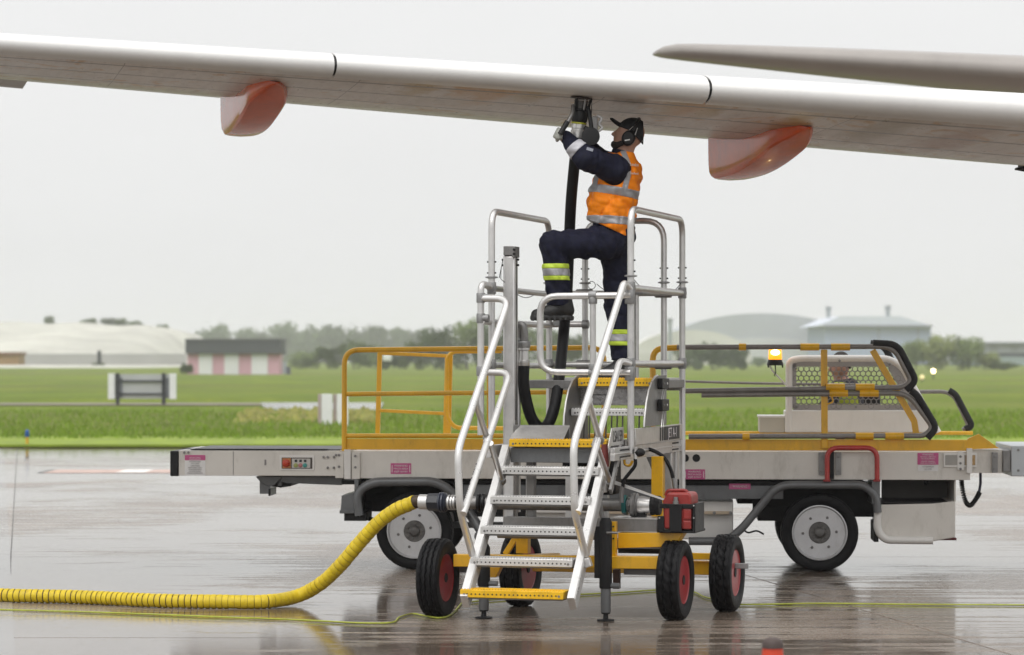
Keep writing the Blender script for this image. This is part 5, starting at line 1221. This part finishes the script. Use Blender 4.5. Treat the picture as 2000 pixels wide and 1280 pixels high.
# joints
Sn, En, Wn, Hn = J(1201, 331, -.17), J(1146, 311, -.30), J(1106, 270, -.26), J(1094, 262, -.25)
Sf, Ef, Wf = J(1187, 325, .16), J(1150, 300, .18), J(1132, 268, .02)
CH, BE, PE = J(1209, 340, 0), J(1196, 395, 0), J(1192, 452, 0)
HIn, KNn, ANn = J(1188, 474, -.10), J(1081, 478, -.17), J(1094, 592, -.14)
HIf, KNf, ANf = J(1203, 482, .09), J(1207, 592, .07), J(1217, 700, .04)
HC = J(1228, 266, -.02); NK = J(1217, 312, -.01)
def tors(Pn, g=0):
    q = Pn.copy(); q[..., 1] = (q[..., 1]-D0)*.84+D0
    return sunion([seg_d(q, CH, BE, .158+g, .156+g), seg_d(q, BE, PE, .156+g, .160+g)], .06)
f_dir = np.array((-.925, .12, .36)); f_dir /= np.linalg.norm(f_dir); u_dir = np.array((.36, -.03, .93)); u_dir -= f_dir*(u_dir@f_dir); u_dir /= np.linalg.norm(u_dir); s_dir = np.cross(f_dir, u_dir)   # s: towards the far side
if s_dir[1] < 0: s_dir = -s_dir
ROT = np.stack([f_dir, s_dir, u_dir])
def H(f, s, u): return HC+f_dir*f+s_dir*s+u_dir*u
def body(Pn):
    hd = sunion([ell_d(Pn, H(-.01,0,.025), (.102,.078,.112), ROT), ell_d(Pn, H(.035,0,-.035), (.068,.062,.085), ROT), seg_d(Pn, H(.045,0,-.095), H(.055,0,-.10), .036, .030)], .03)
    nose = seg_d(Pn, H(.092,0,.012), H(.116,0,-.028), .009, .016); hd = smin(hd, nose, .014)
    for s_ in (-1, 1):
        hd = smin(hd, seg_d(Pn, H(.075,.02*s_,.03), H(.066,.05*s_,.028), .014, .012), .012)          # brow
        hd = np.maximum(hd, -(ell_d(Pn, H(.098,.03*s_,.012), (.014,.014,.010), ROT)))               # eye socket
        hd = smin(hd, ell_d(Pn, H(.080,.031*s_,.010), (.013,.013,.012), ROT), .004)
        hd = smin(hd, ell_d(Pn, H(-.012,.078*s_,-.008), (.022,.012,.034), ROT), .008)               # ear
    hd = smin(hd, seg_d(Pn, H(.092,-.02,-.055), H(.092,.02,-.055), .010, .010), .008); hd = np.maximum(hd, -seg_d(Pn, H(.104,-.02,-.0625), H(.104,.02,-.0625), .0025, .0025))
    parts = [seg_d(Pn, NK, H(-.02,0,-.06), .062, .058), tors(Pn, -.03), seg_d(Pn, Sn, En, .07, .055), seg_d(Pn, En, Wn, .05, .034), seg_d(Pn, Sf, Ef, .07, .055), seg_d(Pn, Ef, Wf, .05, .034),
             seg_d(Pn, HIn, KNn, .085, .06), seg_d(Pn, KNn, ANn, .06, .045), seg_d(Pn, HIf, KNf, .085, .06), seg_d(Pn, KNf, ANf, .06, .045),
             seg_d(Pn, Wn, Hn, .034, .038), seg_d(Pn, Wf, J(1129, 258, -.03), .034, .036), seg_d(Pn, ANn, J(1075, 612, -.12), .036, .02), seg_d(Pn, ANf, J(1205, 716, .03), .036, .02)]
    return smin(sunion(parts, .04), hd, .012)
lo, hi = bnd([J(1030,235,-.4), J(1265,740,.35)], .02)
sdf_obj('body', body, lo, hi, .0085, SKIN, man, 1)
# jacket
def jacket(Pn):
    d = sunion([tors(Pn, -.032), seg_d(Pn, Sn, En, .105, .088), seg_d(Pn, Sf, Ef, .10, .085), seg_d(Pn, Sn, Sf, .085, .085)], .05)
    d = smin(d, seg_d(Pn, En, Wn, .086, .052), .03); d = smin(d, seg_d(Pn, Ef, Wf, .085, .052), .03)
    d = d+folds(Pn, 5, 40, .010, (.6,.2,-.6))
    d = smin(d, seg_d(Pn, NK, J(1214, 300, -.01), .080, .078), .02)
    cut = (Pn-J(1205, 300, 0))@np.array(Vector((.25,0,1)).normalized())
    return np.maximum(np.maximum(d, np.where(np.linalg.norm(Pn-np.array(NK), axis=-1) < .16, cut-.03, -1)), -(Pn[..., 2]-J(1200, 448)[2]))
lo, hi = bnd([J(1090,280,-.42), J(1260,455,.36), J(1100,255,0)], .03)
jk = sdf_obj('jacket', jacket, lo, hi, .0075, NAVY, man, 1)
def band_on(base, a, b, t0, t1, g=.004):
    ax = np.array(b)-np.array(a); L = np.linalg.norm(ax); ax = ax/L
    def f(Pn):
        t = (Pn-np.array(a))@ax/L
        d = base(Pn)-g
        return np.maximum(np.maximum(d, (t0-t)*L), (t-t1)*L)
    return f
def near(c, r):     # keep a piece only round one place
    c = np.array(c); return lambda Pn: np.linalg.norm(Pn-c, axis=-1)-r
def both(f, g): return lambda Pn: np.maximum(f(Pn), g(Pn))
fa = band_on(lambda Pn: seg_d(Pn, En, Wn, .088, .054)+folds(Pn, 5, 40, .010, (.6,.2,-.6)), En, Wn, .36, .66, .004)
lo, hi = bnd([En, Wn], .11); sdf_obj('sleeve_tape', fa, lo, hi, .005, M('pale_tape', (.52,.52,.56), .45, .1, .06, 20), jk, 1)
sp = MB().box(J(1152, 292, -.37), (.05,.004,.022), Vector((.96,0,-.28)), Vector((0,1,0)), Vector((.28,0,.96))).build('sleeve_patch', M('patch_grey', (.34,.36,.42), .6, 0, .3, 150), jk, 0)
# vest
def vest(Pn):
    d = tors(Pn, .016)+folds(Pn, 11, 32, .012, (.25,.2,.9))
    for s0, s1 in ((Sn, -1), (Sf, 1)):
        d = smin(d, seg_d(Pn, np.array(J(1226, 306, .10*s1)), np.array(J(1212, 318, .13*s1)), .05, .06), .05)
    for c, s1 in ((J(1194, 334, 0), -1), (J(1192, 330, 0), 1)):     # arm holes
        d = np.maximum(d, -(np.maximum(ell_d(Pn, c, (.100, 9, .128), [[.93,0,.37],[0,1,0],[-.37,0,.93]]), -(s1*(Pn[..., 1]-D0)-.075))))
    neck = seg_d(Pn, J(1214, 296, 0), J(1218, 320, 0), .098, .080); d = np.maximum(d, -neck)
    top = (Pn-J(1228, 299, 0))@np.array(Vector((.14,0,1)).normalized()); d = np.maximum(d, top)
    hem1 = -((Pn-J(1196, 452, 0))@np.array(Vector((.47,0,1)).normalized()))
    return np.maximum(d, hem1)
lo, hi = bnd([J(1138,290,-.28), J(1262,485,.28)], .02)
vs_ = sdf_obj('safety_vest', vest, lo, hi, .0062, VEST, man, 1)
def slab(a, b, w0, w1, n):       # between two planes through the image line a-b
    a, b = np.array(a), np.array(b); d = b-a; d /= np.linalg.norm(d); nn = np.cross(d, np.array((0,1,0))); nn = nn/np.linalg.norm(nn); nn = nn if nn[2] > 0 else -nn
    return lambda Pn: np.maximum(((Pn-a)@nn)-w1, w0-((Pn-a)@nn))
for a, b_ in ((J(1155,368), J(1245,383)), (J(1145,429), J(1235,434))):
    fn = both(lambda Pn: vest(Pn)-.0035, slab(a, b_, -.033, .031, None)); lo, hi = bnd([J(1136,350,-.28), J(1262,450,.28)], .02)
    sdf_obj('reflective_band', fn, lo, hi, .0055, REFL, vs_, 1)
def strap(pts, w_):
    segs = list(zip(pts, pts[1:]))
    def f(Pn):
        q = Pn.copy(); q[..., 1] = 0; d = None
        for a, b_ in segs:
            a2, b2 = np.array((a[0],0,a[2])), np.array((b_[0],0,b_[2])); e = seg_d(q, a2, b2, w_, w_); d = e if d is None else np.minimum(d, e)
        return np.maximum(np.maximum(vest(Pn)-.0034, d), Pn[..., 1]-D0+.02)
    return f
lo, hi = bnd([J(1138,290,-.3), J(1262,385,.05)], .02)
sdf_obj('reflective_strap', strap([J(1216,300), J(1225,325), J(1225,345), J(1218,372)], .022), lo, hi, .0055, REFL, vs_, 1)
sdf_obj('reflective_strap', strap([J(1166,338), J(1160,370)], .018), lo, hi, .0055, REFL, vs_, 1)
# print on the back of the vest
Xb = Vector((.62,.78,0)).normalized()
for s_, py, sz in (('London', 322, .036), ('Southend', 339, .028)):
    c = Vector(J(1239, py, -.178)); text('vest_print', s_, sz, c, Xb, Vector((.0,0,1)), M('print_white', (.8,.72,.66), .6, 0, .1, 50), vs_)
# trousers
def trousers(Pn):
    q = Pn.copy(); q[..., 1] = (q[..., 1]-D0)*.9+D0
    d = sunion([ell_d(Pn, J(1197, 458, 0), (.172,.185,.125)), seg_d(Pn, HIn, KNn, .126, .098), seg_d(Pn, HIf, KNf, .125, .094)], .05)
    d = smin(d, seg_d(Pn, KNn, J(1092, 590, -.14), .096, .082), .025); d = smin(d, seg_d(Pn, KNf, J(1216, 702, .04), .092, .078), .03)
    d = d+folds(Pn, 21, 34, .011, (.5,.1,.5))
    c1 = -((Pn-J(1094, 598, 0))@np.array((0,0,1.))); nearleg = seg_d(Pn, ANn, J(1085,640,-.12), .16, .16)
    d = np.where(nearleg < 0, np.maximum(d, c1), d)
    return np.maximum(np.maximum(d, J(1216,704)[2]-Pn[..., 2]), Pn[..., 2]-J(1200,442)[2])
lo, hi = bnd([J(1045,435,-.32), J(1250,712,.32)], .02); tr = sdf_obj('trousers', trousers, lo, hi, .0082, NAVY, man, 1)
for (a, b_, pys) in ((KNn, J(1092, 590, -.14), ((517,526.5,LIME),(526.5,540.5,REFL),(540.5,549,LIME))), (KNf, J(1216, 702, .04), ((644,653,LIME),(653,667,REFL),(667,675,LIME)))):
    r0, r1 = (.099, .085) if a is KNn else (.095, .081)
    base = lambda Pn, a=a, b_=b_, r0=r0, r1=r1: seg_d(Pn, a, b_, r0, r1)+folds(Pn, 21, 34, .009, (.5,.1,.5))
    for y0, y1, mt in pys:
        z1, z0 = J(1100, y0)[2], J(1100, y1)[2]
        fn = lambda Pn, base=base, z0=z0, z1=z1: np.maximum(np.maximum(base(Pn)-.005, Pn[..., 2]-z1), z0-Pn[..., 2])
        cc = a+(b_-a)*((a[2]-(z0+z1)/2)/(a[2]-b_[2])); lo, hi = cc-np.array((.13,.13,.06)), cc+np.array((.13,.13,.06))
        sdf_obj('leg_tape', fn, lo, hi, .005, mt, tr, 0)
# boots
def boot(heel, toe, ank, zs):
    hl, to, an = np.array(heel), np.array(toe), np.array(ank)
    def f(Pn):
        mid = hl*.45+to*.55+np.array((0,0,.022))
        d = sunion([seg_d(Pn, an+np.array((0,0,.06)), hl+np.array((-.005,0,.03)), .074, .060), seg_d(Pn, an, mid, .060, .050), seg_d(Pn, mid, to, .050, .044)], .03)
        sole = np.maximum(seg_d(Pn*np.array((1,1,.0)), hl*np.array((1,1,0)), to*np.array((1,1,0)), .052, .050), np.abs(Pn[..., 2]-zs-.018)-.018)
        lug = .004*np.sign(np.sin(Pn[..., 0]*150))
        return np.maximum(np.minimum(d, sole+np.where(Pn[..., 2] < zs+.012, lug, 0)), zs-Pn[..., 2])
    return f
zs1 = J(1075, 627.5)[2]; zs2 = 1.687
def put_boot(h, t, an, zs):
    lo, hi = bnd([h, t, an], .085); lo[2] = zs-.02; hi[2] = an[2]+.12; sdf_obj('boot', boot(h, t, an, zs), lo, hi, .006, LEATHER, man, 1)
put_boot(np.array((*J(1108,0,-.13)[:2], zs1+.05)), np.array((*J(1048,0,-.15)[:2], zs1+.045)), J(1099, 603, -.13), zs1)
put_boot(np.array((*J(1224,0,.04)[:2], zs2+.05)), np.array((*J(1178,0,.02)[:2], zs2+.045)), np.array((*J(1217,0,.04)[:2], zs2+.085)), zs2)
# gloves: palm, four fingers and a thumb closed round the nozzle handle
def glove(w, c, ax, nrm, s_=1):
    ax = np.array(ax)/np.linalg.norm(ax); nrm = np.array(nrm)/np.linalg.norm(nrm); fw = np.cross(ax, nrm)*s_   # ax: across the knuckles, nrm: out of the back of the hand, fw: wrist to knuckles
    if (c-w)@fw < 0: fw = -fw
    def f(Pn):
        k0 = c+fw*.03
        d = sunion([seg_d(Pn, w-fw*.02, w+fw*.01, .044, .040), seg_d(Pn, w, c, .034, .030), seg_d(Pn, c-ax*.028, c+ax*.026, .021, .020), seg_d(Pn, k0-ax*.033, k0+ax*.031, .014, .014)], .014)
        fl = [(-.033,.034,.030,.022),(-.011,.040,.034,.024),(.011,.038,.033,.023),(.032,.030,.026,.019)]
        for o_, l1, l2, l3 in fl:
            p0 = k0+ax*o_; p1 = p0+fw*l1*.55-nrm*l1*.75; p2 = p1-fw*l2*.75-nrm*l2*.55; p3 = p2-fw*l3*.6+nrm*l3*.3
            fd = np.minimum(np.minimum(seg_d(Pn, p0, p1, .0115, .0108), seg_d(Pn, p1, p2, .0108, .0102)), seg_d(Pn, p2, p3, .0102, .009)); d = smin(d, fd, .0025)
        t0 = c-fw*.015-ax*.03; t1 = t0+fw*.022-ax*.022-nrm*.02; t2 = t1+fw*.028-nrm*.022+ax*.006
        return smin(d, np.minimum(seg_d(Pn, t0, t1, .016, .014), seg_d(Pn, t1, t2, .0135, .011)), .010)
    lo, hi = bnd([w, c], .13); return sdf_obj('glove', f, lo, hi, .0038, GLOVE, man, 1)
glove(Wn+(Hn-Wn)*.15, J(1092.5, 261, -.29), (.45,.1,.85), (-.62,-.72,.30))
glove(Wf+np.array((-.01,-.02,.02)), J(1134, 252, -.02), (.3,.3,.9), (.5,.8,.2))
# cap, ear defenders, beard
def cap(Pn):
    dome = ell_d(Pn, H(-.020,0,.030), (.122,.094,.120), ROT); low = -((Pn-H(.0,0,.050))@u_dir)-.0*1
    rel = (Pn-HC); fw = rel@f_dir; up = rel@u_dir
    d = np.maximum(dome, -(up-(.038+.55*np.minimum(0, fw+.01))))                       # lower edge dips at the back of the head
    br = np.maximum(ell_d(Pn, H(.105,0,.062), (.095,.078,.032), ROT), np.abs((Pn-H(.10,0,.066))@(u_dir*.97-f_dir*.22)+.35*((rel@s_dir)**2)/.08)-.006)
    br = np.maximum(br, .045-fw)
    return smin(d, br, .008)
lo, hi = bnd([H(-.15,-.12,-.12), H(.22,.12,.17)], .03); cpo = sdf_obj('cap', cap, lo, hi, .0048, CAPM, man, 1)
MB().ball(Vector(H(-.02,0,.151)), .008, 6).build('cap_button', CAPM, cpo)
text('cap_mark', 'sps', .02, Vector(H(-.118,-.052,.0)), Vector((.6,.78,.1)), Vector(u_dir), M('cap_print', (.4,.4,.4), .6), cpo)
def beard(Pn):
    d = sunion([seg_d(Pn, H(.062,0,-.10), H(.075,0,-.098), .036, .032), seg_d(Pn, H(.02,-.058,-.07), H(.06,-.03,-.098), .020, .024), seg_d(Pn, H(.02,.058,-.07), H(.06,.03,-.098), .020, .024)], .02); return d+folds(Pn, 3, 300, .0015)
lo, hi = bnd([H(-.02,-.09,-.15), H(.12,.09,-.04)], .03); sdf_obj('beard', beard, lo, hi, .005, BEARD, man, 1)
sn = -s_dir
for sg in (1, -1):
    c = Vector(H(-.015, -.098*sg, -.022)); ed = MB().lathe([(-.022,.034),(-.020,.048),(.0,.053),(.018,.050),(.028,.038),(.030,.01)], c, Vector(sn*sg), 22).build('ear_cup', BLACK, man, 30)
    for v in ed.data.vertices: q = v.co.dot(Vector(u_dir)); v.co += Vector(u_dir)*(q*.18)
    MB().lathe([(-.034,.036),(-.030,.044),(-.020,.044)], c, Vector(sn*sg), 18).build('ear_cushion', M('ear_foam', (.02,.02,.02), .8), ed)
    if sg == 1:
        MB().box(c+Vector(sn)*.029-Vector(u_dir)*.018, (.040,.009,.003), (Vector(f_dir)*.85-Vector(u_dir)*.5).normalized(), (Vector(u_dir)*.85+Vector(f_dir)*.5).normalized(), Vector(sn)).build('cup_stripe', PAPER, ed, 0)
    for df in (.028, -.04): tube('headband_wire', [c+Vector(f_dir)*df*.4+Vector(sn*sg)*.012, c+Vector(f_dir)*df+Vector(u_dir)*.035+Vector(sn*sg)*.01, Vector(H(-.03+df*.5, -.094*sg, .075))], .0028, ALUW, man, .02, 6)
hb = [Vector(H(-.03, .112*math.cos(t), .045+.106*math.sin(t))) for t in [math.pi*i/16 for i in range(17)]]
MB().tube(hb, .011, 8).build('headband', BLACK, man, 60)
tag(man, 'person in orange safety vest and navy overalls reaching up to the fuel nozzle', 'person')

# ---------------- driver seated behind the guard mesh
drv = empty('person', LU(1655, 842, 1.15))
def Q(px, py, d=0): return np.array(LU(px, py, 1.15+d))
YV = M('driver_yellow', (.40,.46,.03), .6, 0, .1, 12, .2, 200); DN = M('driver_navy', (.02,.02,.03), .8, 0, .2, 20)
hc2 = Q(1640, 716)
def dbody(Pn):
    return sunion([ell_d(Pn, hc2, (.088,.095,.115)), seg_d(Pn, hc2-np.array((0,0,.1)), Q(1646, 752), .055, .06), seg_d(Pn, hc2+np.array((-.09,-.02,-.01)), hc2+np.array((-.10,-.02,-.03)), .012, .014), seg_d(Pn, Q(1650, 765), Q(1660, 840), .13, .14),
                   seg_d(Pn, Q(1628, 770, -.2), Q(1600, 815, -.3), .06, .05), seg_d(Pn, Q(1600, 815, -.3), Q(1560, 806, -.2), .045, .035), seg_d(Pn, Q(1660, 768, .2), Q(1625, 815, .3), .06, .05)], .03)
lo, hi = bnd([Q(1555,690,-.4), Q(1720,850,.4)], .05); sdf_obj('body', dbody, lo, hi, .013, M('driver_skin', (.45,.25,.19), .5, 0, .1, 30), drv, 1)
def dvest(Pn):
    d = sunion([seg_d(Pn, Q(1650, 768), Q(1662, 842), .155, .16), seg_d(Pn, Q(1632, 768, -.17), Q(1655, 768, .17), .085, .085)], .05); return np.maximum(d, -seg_d(Pn, Q(1644, 735), Q(1648, 760), .08, .075))
sdf_obj('jacket', lambda Pn: np.minimum(dvest(Pn), np.minimum(seg_d(Pn, Q(1628, 770, -.2), Q(1600, 815, -.3), .075, .06), seg_d(Pn, Q(1660, 768, .2), Q(1625, 815, .3), .075, .06))), *bnd([Q(1555,730,-.4), Q(1720,850,.4)], .05), .012, DN, drv, 1)
sdf_obj('safety_vest', lambda Pn: np.maximum(dvest(Pn)-.012, Pn[..., 1]-Q(1650,768)[1]+.13), *bnd([Q(1575,735,-.4), Q(1720,850,.4)], .05), .012, YV, drv, 1)
sdf_obj('hair', lambda Pn: np.maximum(ell_d(Pn, hc2+np.array((.012,0,.02)), (.095,.10,.118)), -(Pn@np.array((.5,0,.86),np.float32)-(hc2+np.array((0,0,.03)))@np.array((.5,0,.86)))), *bnd([hc2-.15, hc2+.15], .02), .01, BEARD, drv, 1)
fbx_ = MB().ubox(LD, 1640, 760, 1720, 845, 1.35, 1.45).build('seat_tmp', DARK, loader, 0, .02); fbx_.name = 'driver_seat'
tag(drv, 'driver in dark jacket and yellow vest seated behind the perforated guard', 'person')

# ================================================================== HAZE
hz = MB().hexa([(-1010,-30,-1.2),(1010,-30,-1.2),(1010,1330,-1.2),(-1010,1330,-1.2),(-1010,-30,21),(1010,-30,21),(1010,1330,21),(-1010,1330,21)]).build('haze', None, None, 0)
hm = bpy.data.materials.new('haze'); hm.use_nodes = True; t = hm.node_tree; t.nodes.clear()
v = t.nodes.new('ShaderNodeVolumePrincipled'); v.inputs['Density'].default_value = .00036; v.inputs['Color'].default_value = (.985,.99,1,1)
oo = t.nodes.new('ShaderNodeOutputMaterial'); t.links.new(v.outputs[0], oo.inputs['Volume'])
hz.data.materials.clear(); hz.data.materials.append(hm); tag(hz, 'pale damp haze over the airfield', kind='stuff')
hz.display_type = 'WIRE'
